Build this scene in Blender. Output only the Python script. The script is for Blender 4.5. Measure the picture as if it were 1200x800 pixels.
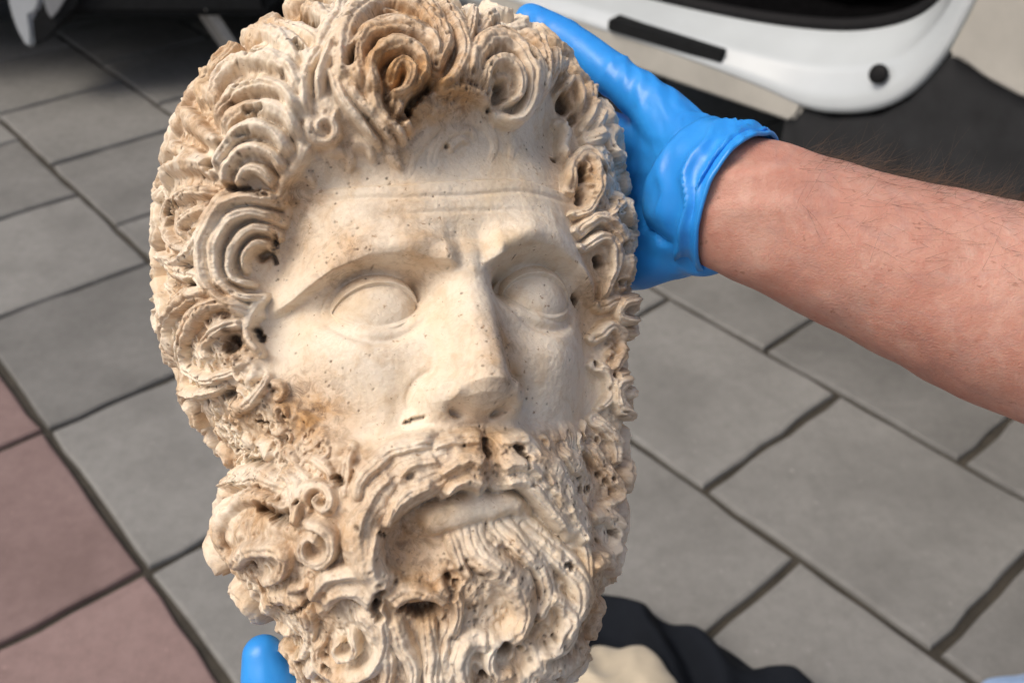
import bpy, bmesh, math, random
import numpy as np
from mathutils import Matrix, Vector

random.seed(7)
rng = np.random.default_rng(7)
scene = bpy.context.scene
for o in list(bpy.data.objects):
    bpy.data.objects.remove(o, do_unlink=True)
COL = scene.collection

# ------------------------------------------------------------------ camera
F_PX = 1151.0                     # focal length in photo pixels (photo 1200 x 800)
TILT = math.atan(857.0 / 1151.0)  # degrees below the horizon
CAM_H = 1.30
cam_data = bpy.data.cameras.new('camera')
cam = bpy.data.objects.new('camera', cam_data)
COL.objects.link(cam)
cam.location = (0, 0, CAM_H)
cam.rotation_euler = (math.pi / 2 - TILT, 0, 0)
cam_data.sensor_fit = 'HORIZONTAL'
cam_data.sensor_width = 36.0
cam_data.lens = F_PX / 1200.0 * 36.0
cam_data.clip_start = 0.02
cam_data.clip_end = 500.0
cam_data.dof.use_dof = True
cam_data.dof.focus_distance = 0.40
cam_data.dof.aperture_fstop = 13.0
scene.camera = cam
MC = Matrix.Translation(cam.location) @ cam.rotation_euler.to_matrix().to_4x4()
MCn = np.array(MC)

# ------------------------------------------------------------------ world and sun
SUN_DIR = Vector((-0.58, -0.26, 0.95)).normalized()      # towards the sun: high, from the left
world = bpy.data.worlds.new('World')
scene.world = world
world.use_nodes = True
wn = world.node_tree
wn.nodes.clear()
sky = wn.nodes.new('ShaderNodeTexSky')
sky.sky_type = 'NISHITA'
sky.sun_disc = False
sky.sun_elevation = math.asin(SUN_DIR.z)
sky.sun_rotation = math.atan2(SUN_DIR.x, SUN_DIR.y)
sky.air_density = 1.0
sky.dust_density = 6.0
sky.ozone_density = 0.6
bg = wn.nodes.new('ShaderNodeBackground')
bg.inputs['Strength'].default_value = 0.12
wo = wn.nodes.new('ShaderNodeOutputWorld')
wn.links.new(sky.outputs[0], bg.inputs[0])
wn.links.new(bg.outputs[0], wo.inputs[0])
sd = bpy.data.lights.new('sun', 'SUN')
sd.energy = 1.5
sd.angle = math.radians(28)
sd.color = (1.0, 0.95, 0.87)
sun = bpy.data.objects.new('sun', sd)
COL.objects.link(sun)
sun.location = SUN_DIR * 20
sun.rotation_euler = (-SUN_DIR).to_track_quat('-Z', 'Y').to_euler()
vs = scene.view_settings
vs.view_transform = 'Standard'
vs.look = 'None'
vs.gamma = 1.0
vs.use_curve_mapping = False
vs.exposure = 0.14
scene.render.engine = 'CYCLES'

# ------------------------------------------------------------------ helpers
def ray(px, py):
    d = np.array([(px - 600.0) / F_PX, -(py - 400.0) / F_PX, -1.0])
    return MCn[:3, :3] @ d
def cam_pt(px, py, depth):                       # depth in metres along the optical axis
    return Vector(np.array(MC.translation) + ray(px, py) * depth)
def at_z(px, py, z):                             # where a photo pixel meets the level z
    d = ray(px, py)
    t = (z - CAM_H) / d[2]
    return Vector((d[0] * t, d[1] * t, z))

def tag(o, label=None, cat=None, group=None, kind=None):
    if label: o['label'] = label
    if cat: o['category'] = cat
    if group: o['group'] = group
    if kind: o['kind'] = kind
    return o
def empty(name, loc=(0, 0, 0)):
    o = bpy.data.objects.new(name, None)
    o.empty_display_size = 0.05
    COL.objects.link(o)
    o.location = loc
    return o
def mesh_obj(name, verts, faces, mat, parent=None, smooth=True):
    me = bpy.data.meshes.new(name)
    me.from_pydata([tuple(v) for v in verts], [], faces)
    me.validate()
    me.update()
    if smooth: me.shade_smooth()
    if mat: me.materials.append(mat)
    o = bpy.data.objects.new(name, me)
    COL.objects.link(o)
    if parent: o.parent = parent
    return o
def bm_obj(name, bm, mat, parent=None, smooth=False):
    me = bpy.data.meshes.new(name)
    bmesh.ops.recalc_face_normals(bm, faces=bm.faces)
    bm.to_mesh(me)
    bm.free()
    if smooth: me.shade_smooth()
    if mat: me.materials.append(mat)
    o = bpy.data.objects.new(name, me)
    COL.objects.link(o)
    if parent: o.parent = parent
    return o

class Mat:
    """small wrapper for node materials"""
    def __init__(s, name):
        s.m = bpy.data.materials.new(name)
        s.m.use_nodes = True
        s.n = s.m.node_tree.nodes
        s.l = s.m.node_tree.links
        s.p = s.n['Principled BSDF']
    def node(s, t, **kw):
        nd = s.n.new(t)
        for k, v in kw.items():
            if k in nd.inputs: nd.inputs[k].default_value = v
            else: setattr(nd, k, v)
        return nd
    def link(s, a, b): s.l.new(a, b)
    def noise(s, vec, scale, detail=4, rough=0.55, dist=0.0):
        nd = s.node('ShaderNodeTexNoise')
        nd.inputs['Scale'].default_value = scale
        nd.inputs['Detail'].default_value = detail
        nd.inputs['Roughness'].default_value = rough
        nd.inputs['Distortion'].default_value = dist
        if vec is not None: s.link(vec, nd.inputs['Vector'])
        return nd.outputs['Fac']
    def ramp(s, fac, stops):
        r = s.node('ShaderNodeValToRGB')
        cr = r.color_ramp
        while len(cr.elements) < len(stops): cr.elements.new(0.5)
        for e, (p, c) in zip(cr.elements, stops):
            e.position = p
            e.color = (c, c, c, 1) if not isinstance(c, tuple) else (*c, 1)
        s.link(fac, r.inputs[0])
        return r.outputs[0]
    def mix(s, fac, a, b, mode='MIX'):
        m = s.node('ShaderNodeMix')
        m.data_type = 'RGBA'
        m.blend_type = mode
        for sock, val in ((m.inputs[0], fac), (m.inputs[6], a), (m.inputs[7], b)):
            if isinstance(val, (int, float)): sock.default_value = val
            elif isinstance(val, tuple): sock.default_value = (*val, 1)
            else: s.link(val, sock)
        return m.outputs[2]
    def math(s, op, a, b=0.0):
        m = s.node('ShaderNodeMath')
        m.operation = op
        for sock, val in ((m.inputs[0], a), (m.inputs[1], b)):
            if isinstance(val, (int, float)): sock.default_value = val
            else: s.link(val, sock)
        return m.outputs[0]
    def bump(s, h, strength, dist):
        b = s.node('ShaderNodeBump')
        b.inputs['Strength'].default_value = strength
        b.inputs['Distance'].default_value = dist
        s.link(h, b.inputs['Height'])
        s.link(b.outputs[0], s.p.inputs['Normal'])
    def set(s, **kw):
        for k, v in kw.items():
            k = k.replace('_', ' ')
            sock = s.p.inputs[k]
            if isinstance(v, (int, float)): sock.default_value = v
            elif isinstance(v, tuple): sock.default_value = (*v, 1) if len(v) == 3 and sock.type == 'RGBA' else v
            else: s.link(v, sock)
    def coord(s, kind='Object'):
        t = s.node('ShaderNodeTexCoord')
        return t.outputs[kind]
def plain(name, col, rough=0.5, var=0.12, scale=30.0, metal=0.0, bump=0.0, **kw):
    M = Mat(name)
    c = M.coord()
    f = M.noise(c, scale, 5, 0.6)
    lo = tuple(x * (1 - var) for x in col)
    hi = tuple(min(1, x * (1 + var)) for x in col)
    M.set(Base_Color=M.ramp(f, [(0.3, lo), (0.7, hi)]), Roughness=rough, Metallic=metal, **kw)
    if bump: M.bump(M.noise(c, scale * 6, 3), bump, 0.002)
    return M.m

def tube(path, radii, nseg=20, cap=True, squash=None, up=Vector((0, 0, 1))):
    """lofted tube with rounded ends; returns verts, faces"""
    path = [Vector(p) for p in path]
    V, Fc = [], []
    n = len(path)
    rings = []
    for i, p in enumerate(path):
        t = (path[min(i + 1, n - 1)] - path[max(i - 1, 0)]).normalized()
        a = up - t * up.dot(t)
        a = a.normalized() if a.length > 1e-5 else t.orthogonal().normalized()
        b = t.cross(a)
        rings.append((p, t, a, b, radii[i], squash[i] if squash else 1.0))
    full = []
    if cap:
        p, t, a, b, r, q = rings[0]
        for k in (0.15, 0.45, 0.75):
            ph = (1 - k) * math.pi / 2
            full.append((p - t * r * math.sin(ph) * 0.9, t, a, b, r * math.cos(ph), q))
    full += rings
    if cap:
        p, t, a, b, r, q = rings[-1]
        for k in (0.75, 0.45, 0.15):
            ph = (1 - k) * math.pi / 2
            full.append((p + t * r * math.sin(ph) * 0.9, t, a, b, r * math.cos(ph), q))
    for p, t, a, b, r, q in full:
        for j in range(nseg):
            an = 2 * math.pi * j / nseg
            V.append(p + a * (r * math.cos(an)) + b * (r * q * math.sin(an)))
    m = len(full)
    for i in range(m - 1):
        for j in range(nseg):
            k = (j + 1) % nseg
            Fc.append((i * nseg + j, i * nseg + k, (i + 1) * nseg + k, (i + 1) * nseg + j))
    Fc.append(tuple(range(nseg))[::-1])
    Fc.append(tuple((m - 1) * nseg + j for j in range(nseg)))
    return V, Fc
def smooth_path(pts, n):
    """Catmull-Rom through points (rows of any width), n samples"""
    P = np.array(pts, float)
    if len(P) == 2:
        return P[0] + (P[1] - P[0]) * np.linspace(0, 1, n)[:, None]
    Q = np.vstack([2 * P[0] - P[1], P, 2 * P[-1] - P[-2]])
    t = np.linspace(0, len(P) - 1 - 1e-6, n)
    i = t.astype(int)
    u = (t - i)[:, None]
    a, b, c, d = Q[i], Q[i + 1], Q[i + 2], Q[i + 3]
    return 0.5 * ((2 * b) + (c - a) * u + (2 * a - 5 * b + 4 * c - d) * u ** 2 + (3 * b - a - 3 * c + d) * u ** 3)

def lattice_noise(P, scale, seed):
    """smooth value noise, P (...,3) in mm, cell size = scale mm, range about -1..1"""
    r = np.random.default_rng(seed)
    T = r.uniform(-1, 1, (32, 32, 32)).astype(np.float32)
    q = P / scale
    i = np.floor(q).astype(np.int32)
    f = (q - i).astype(np.float32)
    f = f * f * (3 - 2 * f)
    i0 = i & 31
    i1 = (i + 1) & 31
    x0, y0, z0 = i0[..., 0], i0[..., 1], i0[..., 2]
    x1, y1, z1 = i1[..., 0], i1[..., 1], i1[..., 2]
    fx, fy, fz = f[..., 0], f[..., 1], f[..., 2]
    c00 = T[x0, y0, z0] * (1 - fx) + T[x1, y0, z0] * fx
    c10 = T[x0, y1, z0] * (1 - fx) + T[x1, y1, z0] * fx
    c01 = T[x0, y0, z1] * (1 - fx) + T[x1, y0, z1] * fx
    c11 = T[x0, y1, z1] * (1 - fx) + T[x1, y1, z1] * fx
    return (c00 * (1 - fy) + c10 * fy) * (1 - fz) + (c01 * (1 - fy) + c11 * fy) * fz
def sstep(a, b, x):
    t = np.clip((x - a) / (b - a), 0, 1)
    return t * t * (3 - 2 * t)

# ------------------------------------------------------------------ ground: square concrete pavers in rows
def paver_mat(name, lo, mid, hi):
    M = Mat(name)
    oi = M.node('ShaderNodeObjectInfo').outputs['Random']
    g = M.node('ShaderNodeNewGeometry').outputs['Position']
    a = M.noise(g, 5.0, 6, 0.6, 0.3)
    b = M.noise(g, 38.0, 6, 0.7)
    c = M.noise(g, 420.0, 3, 0.7)
    col = M.ramp(a, [(0.28, lo), (0.5, mid), (0.75, hi)])
    col = M.mix(M.ramp(b, [(0.42, 0.0), (0.75, 0.4)]), col, tuple(x * 0.72 for x in lo))
    col = M.mix(M.ramp(c, [(0.55, 0.0), (0.75, 0.35)]), col, tuple(min(1, x * 1.5) for x in hi))
    d_ = M.noise(g, 1.7, 4, 0.6, 0.8)
    col = M.mix(M.ramp(d_, [(0.50, 0.0), (0.62, 0.35)]), col, tuple(x * 0.62 for x in mid))
    e_ = M.noise(g, 75.0, 2, 0.5)
    col = M.mix(M.ramp(e_, [(0.70, 0.0), (0.74, 0.5)]), col, tuple(min(1, x * 1.45) for x in hi))
    f = M.ramp(oi, [(0.0, 0.80), (1.0, 1.10)])
    col = M.mix(1.0, col, f, 'MULTIPLY')
    M.set(Base_Color=col, Roughness=M.ramp(b, [(0.3, 0.62), (0.7, 0.85)]), Specular_IOR_Level=0.3)
    M.bump(M.math('ADD', c, b), 0.3, 0.002)
    return M.m
MAT_GREY = paver_mat('grey_concrete', (0.160, 0.157, 0.147), (0.205, 0.201, 0.189), (0.240, 0.235, 0.222))
MAT_RED = paver_mat('red_concrete', (0.185, 0.125, 0.114), (0.235, 0.162, 0.150), (0.268, 0.190, 0.176))
def joint_mat():
    M = Mat('joint_dirt')
    g = M.node('ShaderNodeNewGeometry').outputs['Position']
    a = M.noise(g, 12, 5, 0.6)
    b = M.noise(g, 160, 5, 0.7)
    col = M.ramp(a, [(0.3, (0.030, 0.026, 0.020)), (0.7, (0.062, 0.053, 0.040))])
    col = M.mix(M.ramp(b, [(0.5, 0.0), (0.7, 0.6)]), col, (0.09, 0.078, 0.06))
    M.set(Base_Color=col, Roughness=0.95)
    M.bump(b, 0.8, 0.006)
    return M.m
ROW_W, PAV_L, JOINT = 0.330 * CAM_H, 0.358 * CAM_H, 0.0110 * CAM_H
AZ = math.radians(-40.8)
DA = Vector((math.sin(AZ), math.cos(AZ), 0))      # along the rows
DB = Vector((math.cos(AZ), -math.sin(AZ), 0))     # across the rows
def paver_mesh(name, seed):
    r = random.Random(seed)
    bm = bmesh.new()
    lx, ly, hz = PAV_L - JOINT, ROW_W - JOINT, 0.06
    nx, ny = 7, 7
    def edge(t): return (r.random() - 0.5) * 0.007
    rings = []
    # outline points with slightly worn edges
    pts = []
    for k in range(nx): pts.append((-lx / 2 + lx * k / nx, -ly / 2 + edge(k)))
    for k in range(ny): pts.append((lx / 2 + edge(k), -ly / 2 + ly * k / ny))
    for k in range(nx): pts.append((lx / 2 - lx * k / nx, ly / 2 + edge(k)))
    for k in range(ny): pts.append((-lx / 2 + edge(k), ly / 2 - ly * k / ny))
    for dz, ins in ((-hz, 0.0), (-0.007, 0.0), (-0.002, 0.0022), (0.0, 0.007)):
        ring = []
        for x, y in pts:
            j = 1 + (r.random() - 0.5) * (0.5 if ins else 0)
            ring.append(bm.verts.new((x - math.copysign(ins * j, x) if abs(x) > lx / 2 - 0.02 else x,
                                      y - math.copysign(ins * j, y) if abs(y) > ly / 2 - 0.02 else y, dz)))
        rings.append(ring)
    n = len(pts)
    for a, b in zip(rings[:-1], rings[1:]):
        for k in range(n): bm.faces.new((a[k], a[(k + 1) % n], b[(k + 1) % n], b[k]))
    bm.faces.new(rings[-1])
    me = bpy.data.meshes.new(name)
    bmesh.ops.recalc_face_normals(bm, faces=bm.faces)
    bm.to_mesh(me)
    bm.free()
    return me
ground = mesh_obj('pavement', [(-60, -60, -0.012), (60, -60, -0.012), (60, 60, -0.012), (-60, 60, -0.012)], [(0, 1, 2, 3)], joint_mat(), smooth=False)
tag(ground, kind='structure')
pav_g, pav_r = [], []
for k in range(5):
    m = paver_mesh('paver', 100 + k); m.materials.append(MAT_GREY); pav_g.append(m)
    m = paver_mesh('paver', 100 + k); m.materials.append(MAT_RED); pav_r.append(m)
# where the cross joints lie in the rows seen in the photo (metres per metre of camera height)
ROW_PHASE = {-2: 0.78, -1: 0.955, 0: 0.948, 1: 0.410, 2: 0.572, 3: 0.722, 4: 0.60}
B0 = 0.1935 * CAM_H
cnt = 0
yaw_row = math.atan2(DA.y, DA.x)
R0, R1, A0, A1 = -5, 11, -1.1, 5.1
for row in range(R0, R1):
    ph = ROW_PHASE.get(row, random.random()) * CAM_H
    k0 = math.floor((A0 - ph) / PAV_L)
    for k in range(k0, k0 + 15):
        p = DA * (ph + (k + 0.5) * PAV_L) + DB * (B0 + (row + 0.5) * ROW_W)
        red = -5 <= row < 0
        o = bpy.data.objects.new('paver', random.choice(pav_r if red else pav_g))
        COL.objects.link(o)
        o.parent = ground
        o.location = (p.x, p.y, random.uniform(-0.0015, 0.0015))
        o.rotation_euler = (random.uniform(-.002, .002), random.uniform(-.002, .002), yaw_row + random.choice((0, math.pi)) + random.uniform(-.003, .003))
        cnt += 1
print('pavers', cnt)
def far_paving():
    M = Mat('far_paving')
    g = M.node('ShaderNodeNewGeometry').outputs['Position']
    mp = M.node('ShaderNodeMapping')
    mp.inputs['Rotation'].default_value = (0, 0, -yaw_row)
    M.link(g, mp.inputs['Vector'])
    br = M.node('ShaderNodeTexBrick')
    br.inputs['Scale'].default_value = 1.0
    br.inputs['Brick Width'].default_value = PAV_L
    br.inputs['Row Height'].default_value = ROW_W
    br.inputs['Mortar Size'].default_value = JOINT / 2
    br.inputs['Color1'].default_value = (0.185, 0.174, 0.158, 1)
    br.inputs['Color2'].default_value = (0.165, 0.155, 0.14, 1)
    br.inputs['Mortar'].default_value = (0.045, 0.04, 0.032, 1)
    M.link(mp.outputs[0], br.inputs['Vector'])
    M.set(Base_Color=br.outputs['Color'], Roughness=0.8)
    return M.m
# beyond the built pavers the paving goes on as one sheet with a hole for them
def far_sheet():
    a0, a1 = A0 + 0.02, A0 + 14 * PAV_L
    b0, b1 = B0 + R0 * ROW_W, B0 + R1 * ROW_W
    R = 60
    V = [tuple((DA * a + DB * b).xy) for a, b in ((a0, b0), (a1, b0), (a1, b1), (a0, b1), (-R, -R), (R, -R), (R, R), (-R, R))]
    Fs = [(4, 5, 1, 0), (5, 6, 2, 1), (6, 7, 3, 2), (7, 4, 0, 3)]
    o = mesh_obj('far_paving', [(a, b, -0.004) for a, b in V], Fs, far_paving(), smooth=False)
    tag(o, kind='structure')
far_sheet()

# ------------------------------------------------------------------ the white van with its side door open
WHITE = plain('white_paint', (0.50, 0.54, 0.56), 0.28, 0.05, 6, Coat_Weight=0.6)
CREAM = plain('dusty_white_paint', (0.46, 0.445, 0.40), 0.4, 0.12, 7, Coat_Weight=0.3)
BLACKP = plain('black_plastic', (0.010, 0.011, 0.012), 0.7, 0.25, 40, bump=0.2, Specular_IOR_Level=0.2)
DARKG = plain('dark_grey_plastic', (0.028, 0.029, 0.031), 0.65, 0.25, 12, bump=0.25, Specular_IOR_Level=0.25)
RUBBER = plain('black_rubber', (0.008, 0.008, 0.009), 0.7, 0.2, 50, Specular_IOR_Level=0.2)
CARPET = plain('dark_carpet', (0.005, 0.005, 0.0055), 1.0, 0.3, 60, Specular_IOR_Level=0.0)
STEEL = plain('grey_steel', (0.34, 0.335, 0.32), 0.5, 0.15, 14, 0.0)
TYRE = plain('tyre_rubber', (0.02, 0.02, 0.021), 0.8, 0.3, 30)
SILL_Z = 0.35
S0 = at_z(925, 137, SILL_Z)
EU = (at_z(925, 137, SILL_Z) - at_z(700, 60, SILL_Z)).normalized()     # along the sill, towards the van's rear
EV = Vector((-EU.y, EU.x, 0))                                          # into the van
if EV.y < 0: EV = -EV
van = empty('van', S0 + EV * 0.9 - Vector((0, 0, SILL_Z)))
tag(van, 'white van parked on the paving with its side door open', 'van')
VORG = van.location.copy()
def on_side(px, py, v):
    """photo pixel -> (u, z) on the upright plane v metres inside the van's skin"""
    d = Vector(ray(px, py))
    o = Vector((0, 0, CAM_H))
    q = S0 + EV * v
    t = (q - o).dot(EV) / d.dot(EV)
    h = o + d * t
    return (h - S0).dot(EU), h.z
def W(u, v, z): return S0 * 1.0 + EU * u + EV * v + Vector((0, 0, z - S0.z)) - VORG
outer_px = [(925, 137), (960, 133), (1000, 132), (1030, 131), (1050, 125), (1068, 115), (1088, 97), (1106, 72), (1122, 44), (1136, 20), (1150, 0)]
inner_px = [(760, 0), (820, 12), (879, 23), (925, 32), (970, 37), (1010, 37), (1040, 34), (1064, 27), (1085, 18), (1108, 0)]
def loft(name, rows, mat, smooth=True, closed=False):
    n = len(rows[0])
    V = [p for r in rows for p in r]
    Fs = []
    for i in range(len(rows) - 1):
        for j in range(n - 1):
            Fs.append((i * n + j, i * n + j + 1, (i + 1) * n + j + 1, (i + 1) * n + j))
    o = mesh_obj(name, V, Fs, mat, van, smooth)
    return o
def prism(name, pts, off, mat, parent=van, bevel=0.006, smooth=False):
    bm = bmesh.new()
    a = [bm.verts.new(p) for p in pts]
    b = [bm.verts.new(Vector(p) + off) for p in pts]
    n = len(pts)
    bm.faces.new(a)
    bm.faces.new(b[::-1])
    for k in range(n): bm.faces.new((a[k], b[k], b[(k + 1) % n], a[(k + 1) % n]))
    bmesh.ops.recalc_face_normals(bm, faces=bm.faces)
    if bevel: bmesh.ops.bevel(bm, geom=[e for e in bm.edges], offset=bevel, segments=2, affect='EDGES', clamp_overlap=True)
    return bm_obj(name, bm, mat, parent, smooth)
def resample(pts, n):
    return smooth_path(pts, n)
Ocur = resample([(-1.1, .405), (-.9, .405), (-.7, .405), (-.35, .403), (-.1, .392), (.03, .378), (.12, .392), (.205, .428), (.268, .485), (.315, .572), (.342, .668), (.362, .78), (.40, 1.1), (.43, 1.45), (.44, 1.75)], 90)
Icur = resample([(-1.1, .468), (-.95, .47), (-.78, .472), (-.45, .482), (-.22, .497), (-.06, .517), (.05, .54), (.135, .572), (.19, .606), (.225, .645), (.247, .69), (.262, .79), (.29, 1.1), (.31, 1.45), (.32, 1.75)], 90)
rows = []
for (ou, oz), (iu, iz) in zip(Ocur, Icur):
    r = []
    for f, v in ((0.0, 0.05), (0.0, 0.012), (0.04, 0.003), (0.12, 0.0), (0.30, 0.012), (0.50, 0.030), (0.57, 0.036), (0.62, 0.050), (0.80, 0.085), (0.96, 0.118), (1.0, 0.132), (1.0, 0.15)):
        r.append(W(ou + (iu - ou) * f, v, oz + (iz - oz) * f))
    rows.append(r)
frame = loft('door_frame', rows, WHITE)
# rubber seal along the inner edge
sv, sf = tube([W(u, 0.135, z + 0.004) for u, z in Icur], [0.017] * 90, 10, True)
mesh_obj('door_seal', sv, sf, RUBBER, van)
# outer sill lip, dusty
lip = [W(u, 0, z) for u, z in ((-1.12, .335), (0.0, .335), (0.018, .352), (0.03, .392), (-.1, .406), (-.35, .424), (-1.12, .426))]
prism('sill_lip', [p + EV * 0.003 for p in lip], EV * 0.03, CREAM, bevel=0.009)
# black scuff pad on the tread of the sill
pp = [(712, 23), (732, 13), (864, 50), (847, 62)]
pq = []
for a, b in pp:
    q = at_z(a, b, 0.447)
    pq.append(q - VORG)
prism('scuff_pad', pq, Vector((0, 0, -0.03)), BLACKP, bevel=0.004)
# round plug
pu, pz = on_side(1032, 87, 0.02)
bm = bmesh.new()
ax = (-EV + Vector((0, 0, 0.35))).normalized()
c = W(pu, 0.018, pz)
for r, h in ((0.021, 0.0), (0.021, 0.006), (0.016, 0.010), (0.0, 0.010)):
    a1 = ax.orthogonal().normalized(); a2 = ax.cross(a1)
    ring = [bm.verts.new(c + ax * (h + 0.006) + (a1 * math.cos(t) + a2 * math.sin(t)) * max(r, 1e-4)) for t in [2 * math.pi * k / 24 for k in range(24)]]
    if h or r < 0.02:
        for k in range(24): bm.faces.new((prev[k], prev[(k + 1) % 24], ring[(k + 1) % 24], ring[k]))
    prev = ring
bm_obj('rubber_plug', bm, RUBBER, van, True)
# dark cladding below the frame's corner, with the wheel arch cut into it
arch = [(.95 + .41 * math.cos(t), .32 + .41 * math.sin(t)) for t in np.linspace(math.radians(205), math.radians(146), 8)]
clad = [(-.02, .20), (-.02, .33), (.02, .372), (.10, .372), (.205, .412), (.262, .468), (.308, .56), (.328, .60), (.40, .568), (.487, .552), (.60, .555)] + arch[::-1][0:0] + arch[::-1]
prism('lower_cladding', [W(u, 0.014, z) for u, z in clad], EV * 0.06, DARKG, bevel=0.004)
arch2 = [(.95 + .42 * math.cos(t), .32 + .42 * math.sin(t)) for t in np.linspace(math.radians(146), math.radians(0), 20)]
quarter = [(.325, .585), (.345, .668), (.366, .78), (.405, 1.1), (.435, 1.45), (.445, 1.75), (2.2, 1.75), (2.25, 1.1), (2.25, .4), (1.4, .36)] + arch2[::-1] + [(.56, .545), (.487, .545), (.41, .562), (.36, .582)]
prism('rear_quarter_panel', [W(u, -0.012, z) for u, z in quarter], EV * 0.08, CREAM, bevel=0.008)
def wheel(u, name='wheel'):
    prof_t = [(0.20, -0.10), (0.29, -0.105), (0.315, -0.085), (0.32, -0.03), (0.32, 0.03), (0.315, 0.085), (0.29, 0.105), (0.20, 0.10)]
    prof_r = [(0.02, -0.06), (0.10, -0.07), (0.17, -0.085), (0.20, -0.10), (0.205, -0.02), (0.205, 0.08), (0.0, 0.08)]
    par = None
    for nm, prof, mat in (('tyre', prof_t, TYRE), ('rim', prof_r, STEEL)):
        V, Fs = [], []
        n = 40
        for r, v in prof:
            for k in range(n):
                t = 2 * math.pi * k / n
                V.append(W(u + r * math.cos(t), 0.13 + v, 0.32 + r * math.sin(t)))
        for i in range(len(prof) - 1):
            for k in range(n): Fs.append((i * n + k, i * n + (k + 1) % n, (i + 1) * n + (k + 1) % n, (i + 1) * n + k))
        if nm == 'tyre': par = mesh_obj('wheel', V, Fs, mat, van)
        else: mesh_obj('rim', V, Fs, mat, par)
wheel(.95); wheel(3.3)
def slab(name, u0, u1, v0, v1, z0, z1, mat, bevel=0.01, parent=van):
    return prism(name, [W(u0, v0, z0), W(u1, v0, z0), W(u1, v0, z1), W(u0, v0, z1)], EV * (v1 - v0), mat, parent, bevel)
slab('floor', -1.12, 3.4, 0.20, 1.72, 0.40, 0.46, CARPET)
slab('underbody', -1.05, 3.4, 0.24, 1.66, 0.24, 0.36, BLACKP)
slab('far_side', -1.15, 3.6, 1.74, 1.80, 0.36, 1.75, WHITE)
slab('roof', -1.2, 2.4, 0.02, 1.78, 1.76, 1.82, WHITE, 0.02)
slab('rear_end', -1.22, -1.14, 0.06, 1.76, 0.36, 1.75, WHITE, 0.02)
slab('rear_pillar', -1.22, -1.02, -0.01, 0.10, 0.36, 1.75, WHITE, 0.02)
slab('seat', -.6, -.1, .45, 1.05, .47, .85, CARPET, 0.05)
slab('cargo_liner', .36, 2.1, .12, .17, .47, 1.7, CARPET)
prism('bonnet', [W(u, 0.0, z) for u, z in ((2.26, .40), (2.26, 1.75), (2.45, 1.7), (3.0, 1.1), (3.9, .95), (4.0, .4), (3.72, .36), (3.6, .62), (3.3, .73), (3.0, .62), (2.88, .36))], EV * 1.74, WHITE, bevel=0.02)
# ------------------------------------------------------------------ the parked car further back
EDGE = at_z(160, 11, 0.30)
car = empty('parked_car', Vector((EDGE.x, EDGE.y + 2.0, 0)))
tag(car, 'parked white car with black lower bumper over the shaded paving', 'car')
CO = car.location.copy()
def cbox(name, x0, x1, y0, y1, z0, z1, mat, bevel=0.02, parent=car):
    return prism(name, [Vector((x0, y0, z0)) - CO, Vector((x1, y0, z0)) - CO, Vector((x1, y0, z1)) - CO, Vector((x0, y0, z1)) - CO], Vector((0, y1 - y0, 0)), mat, parent, bevel)
cx0, cx1, cy = EDGE.x - 1.25, EDGE.x + 0.42, EDGE.y
low = cbox('lower_bumper', cx0 + 0.95, cx1, cy, cy + 0.5, 0.27, 0.50, BLACKP, 0.03)
cbox('underbody', cx0 + 0.05, cx1 - 0.03, cy + 0.3, cy + 4.0, 0.22, 0.40, BLACKP, 0.02)
cbox('body', cx0, cx1, cy + 0.06, cy + 4.2, 0.46, 0.95, WHITE, 0.06)
cab = [(cy + 0.2, .94), (cy + 0.65, 1.45), (cy + 2.3, 1.47), (cy + 3.0, .94)]
prism('cabin', [Vector((cx0 + 0.08, y, z)) - CO for y, z in cab], Vector((cx1 - cx0 - 0.16, 0, 0)), plain('dark_glass', (0.02, 0.022, 0.025), 0.08, 0.1, 5), car, 0.05)
for wx in (cx0 + 0.12, cx1 - 0.14):
    for wy in (cy + 0.85, cy + 3.3):
        V, Fs = [], []
        prof = [(0.05, -0.09), (0.19, -0.10), (0.29, -0.105), (0.31, -0.08), (0.31, 0.08), (0.29, 0.105), (0.19, 0.10), (0.05, 0.09)]
        for r, v in prof:
            for k in range(32):
                t = 2 * math.pi * k / 32
                V.append(Vector((wx + v, wy + r * math.cos(t), 0.31 + r * math.sin(t))) - CO)
        for i in range(len(prof) - 1):
            for k in range(32): Fs.append((i * 32 + k, i * 32 + (k + 1) % 32, (i + 1) * 32 + (k + 1) % 32, (i + 1) * 32 + k))
        mesh_obj('wheel', V, Fs, TYRE, car)
# its bumper corner: white shell, black insert hanging lower
PY = EDGE.y - 0.02
def on_face(px, py):
    d = Vector(ray(px, py)); t = PY / d.y
    return Vector((0, 0, CAM_H)) + d * t - CO
back = Vector((0, 0.35, 0))
crn = prism('bumper_corner', [on_face(a, b) for a, b in ((4, -30), (8, 0), (14, 24), (23, 45), (31, 57), (39, 57), (39, 40), (36, 20), (43, 16), (47, 8), (49, -2), (52, -30))], back, WHITE, car, 0.012)
prism('bumper_insert', [on_face(a, b) - Vector((0, 0.01, 0)) for a, b in ((38, 20), (40, 40), (42, 55), (50, 50), (61, 43), (72, 28), (84, 14), (92, 8), (100, -30), (54, -30), (51, -2), (49, 8), (45, 17))], back, BLACKP, crn, 0.006)
prism('grey_panel', [on_face(a, b) - Vector((0, 0.022, 0)) for a, b in ((53, -30), (54, 0), (58, 12), (63, 20), (71, 11), (80, -4), (86, -30))], back * 0.1, plain('grey_plastic', (0.25, 0.26, 0.27), 0.5), crn, 0.003)
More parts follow.
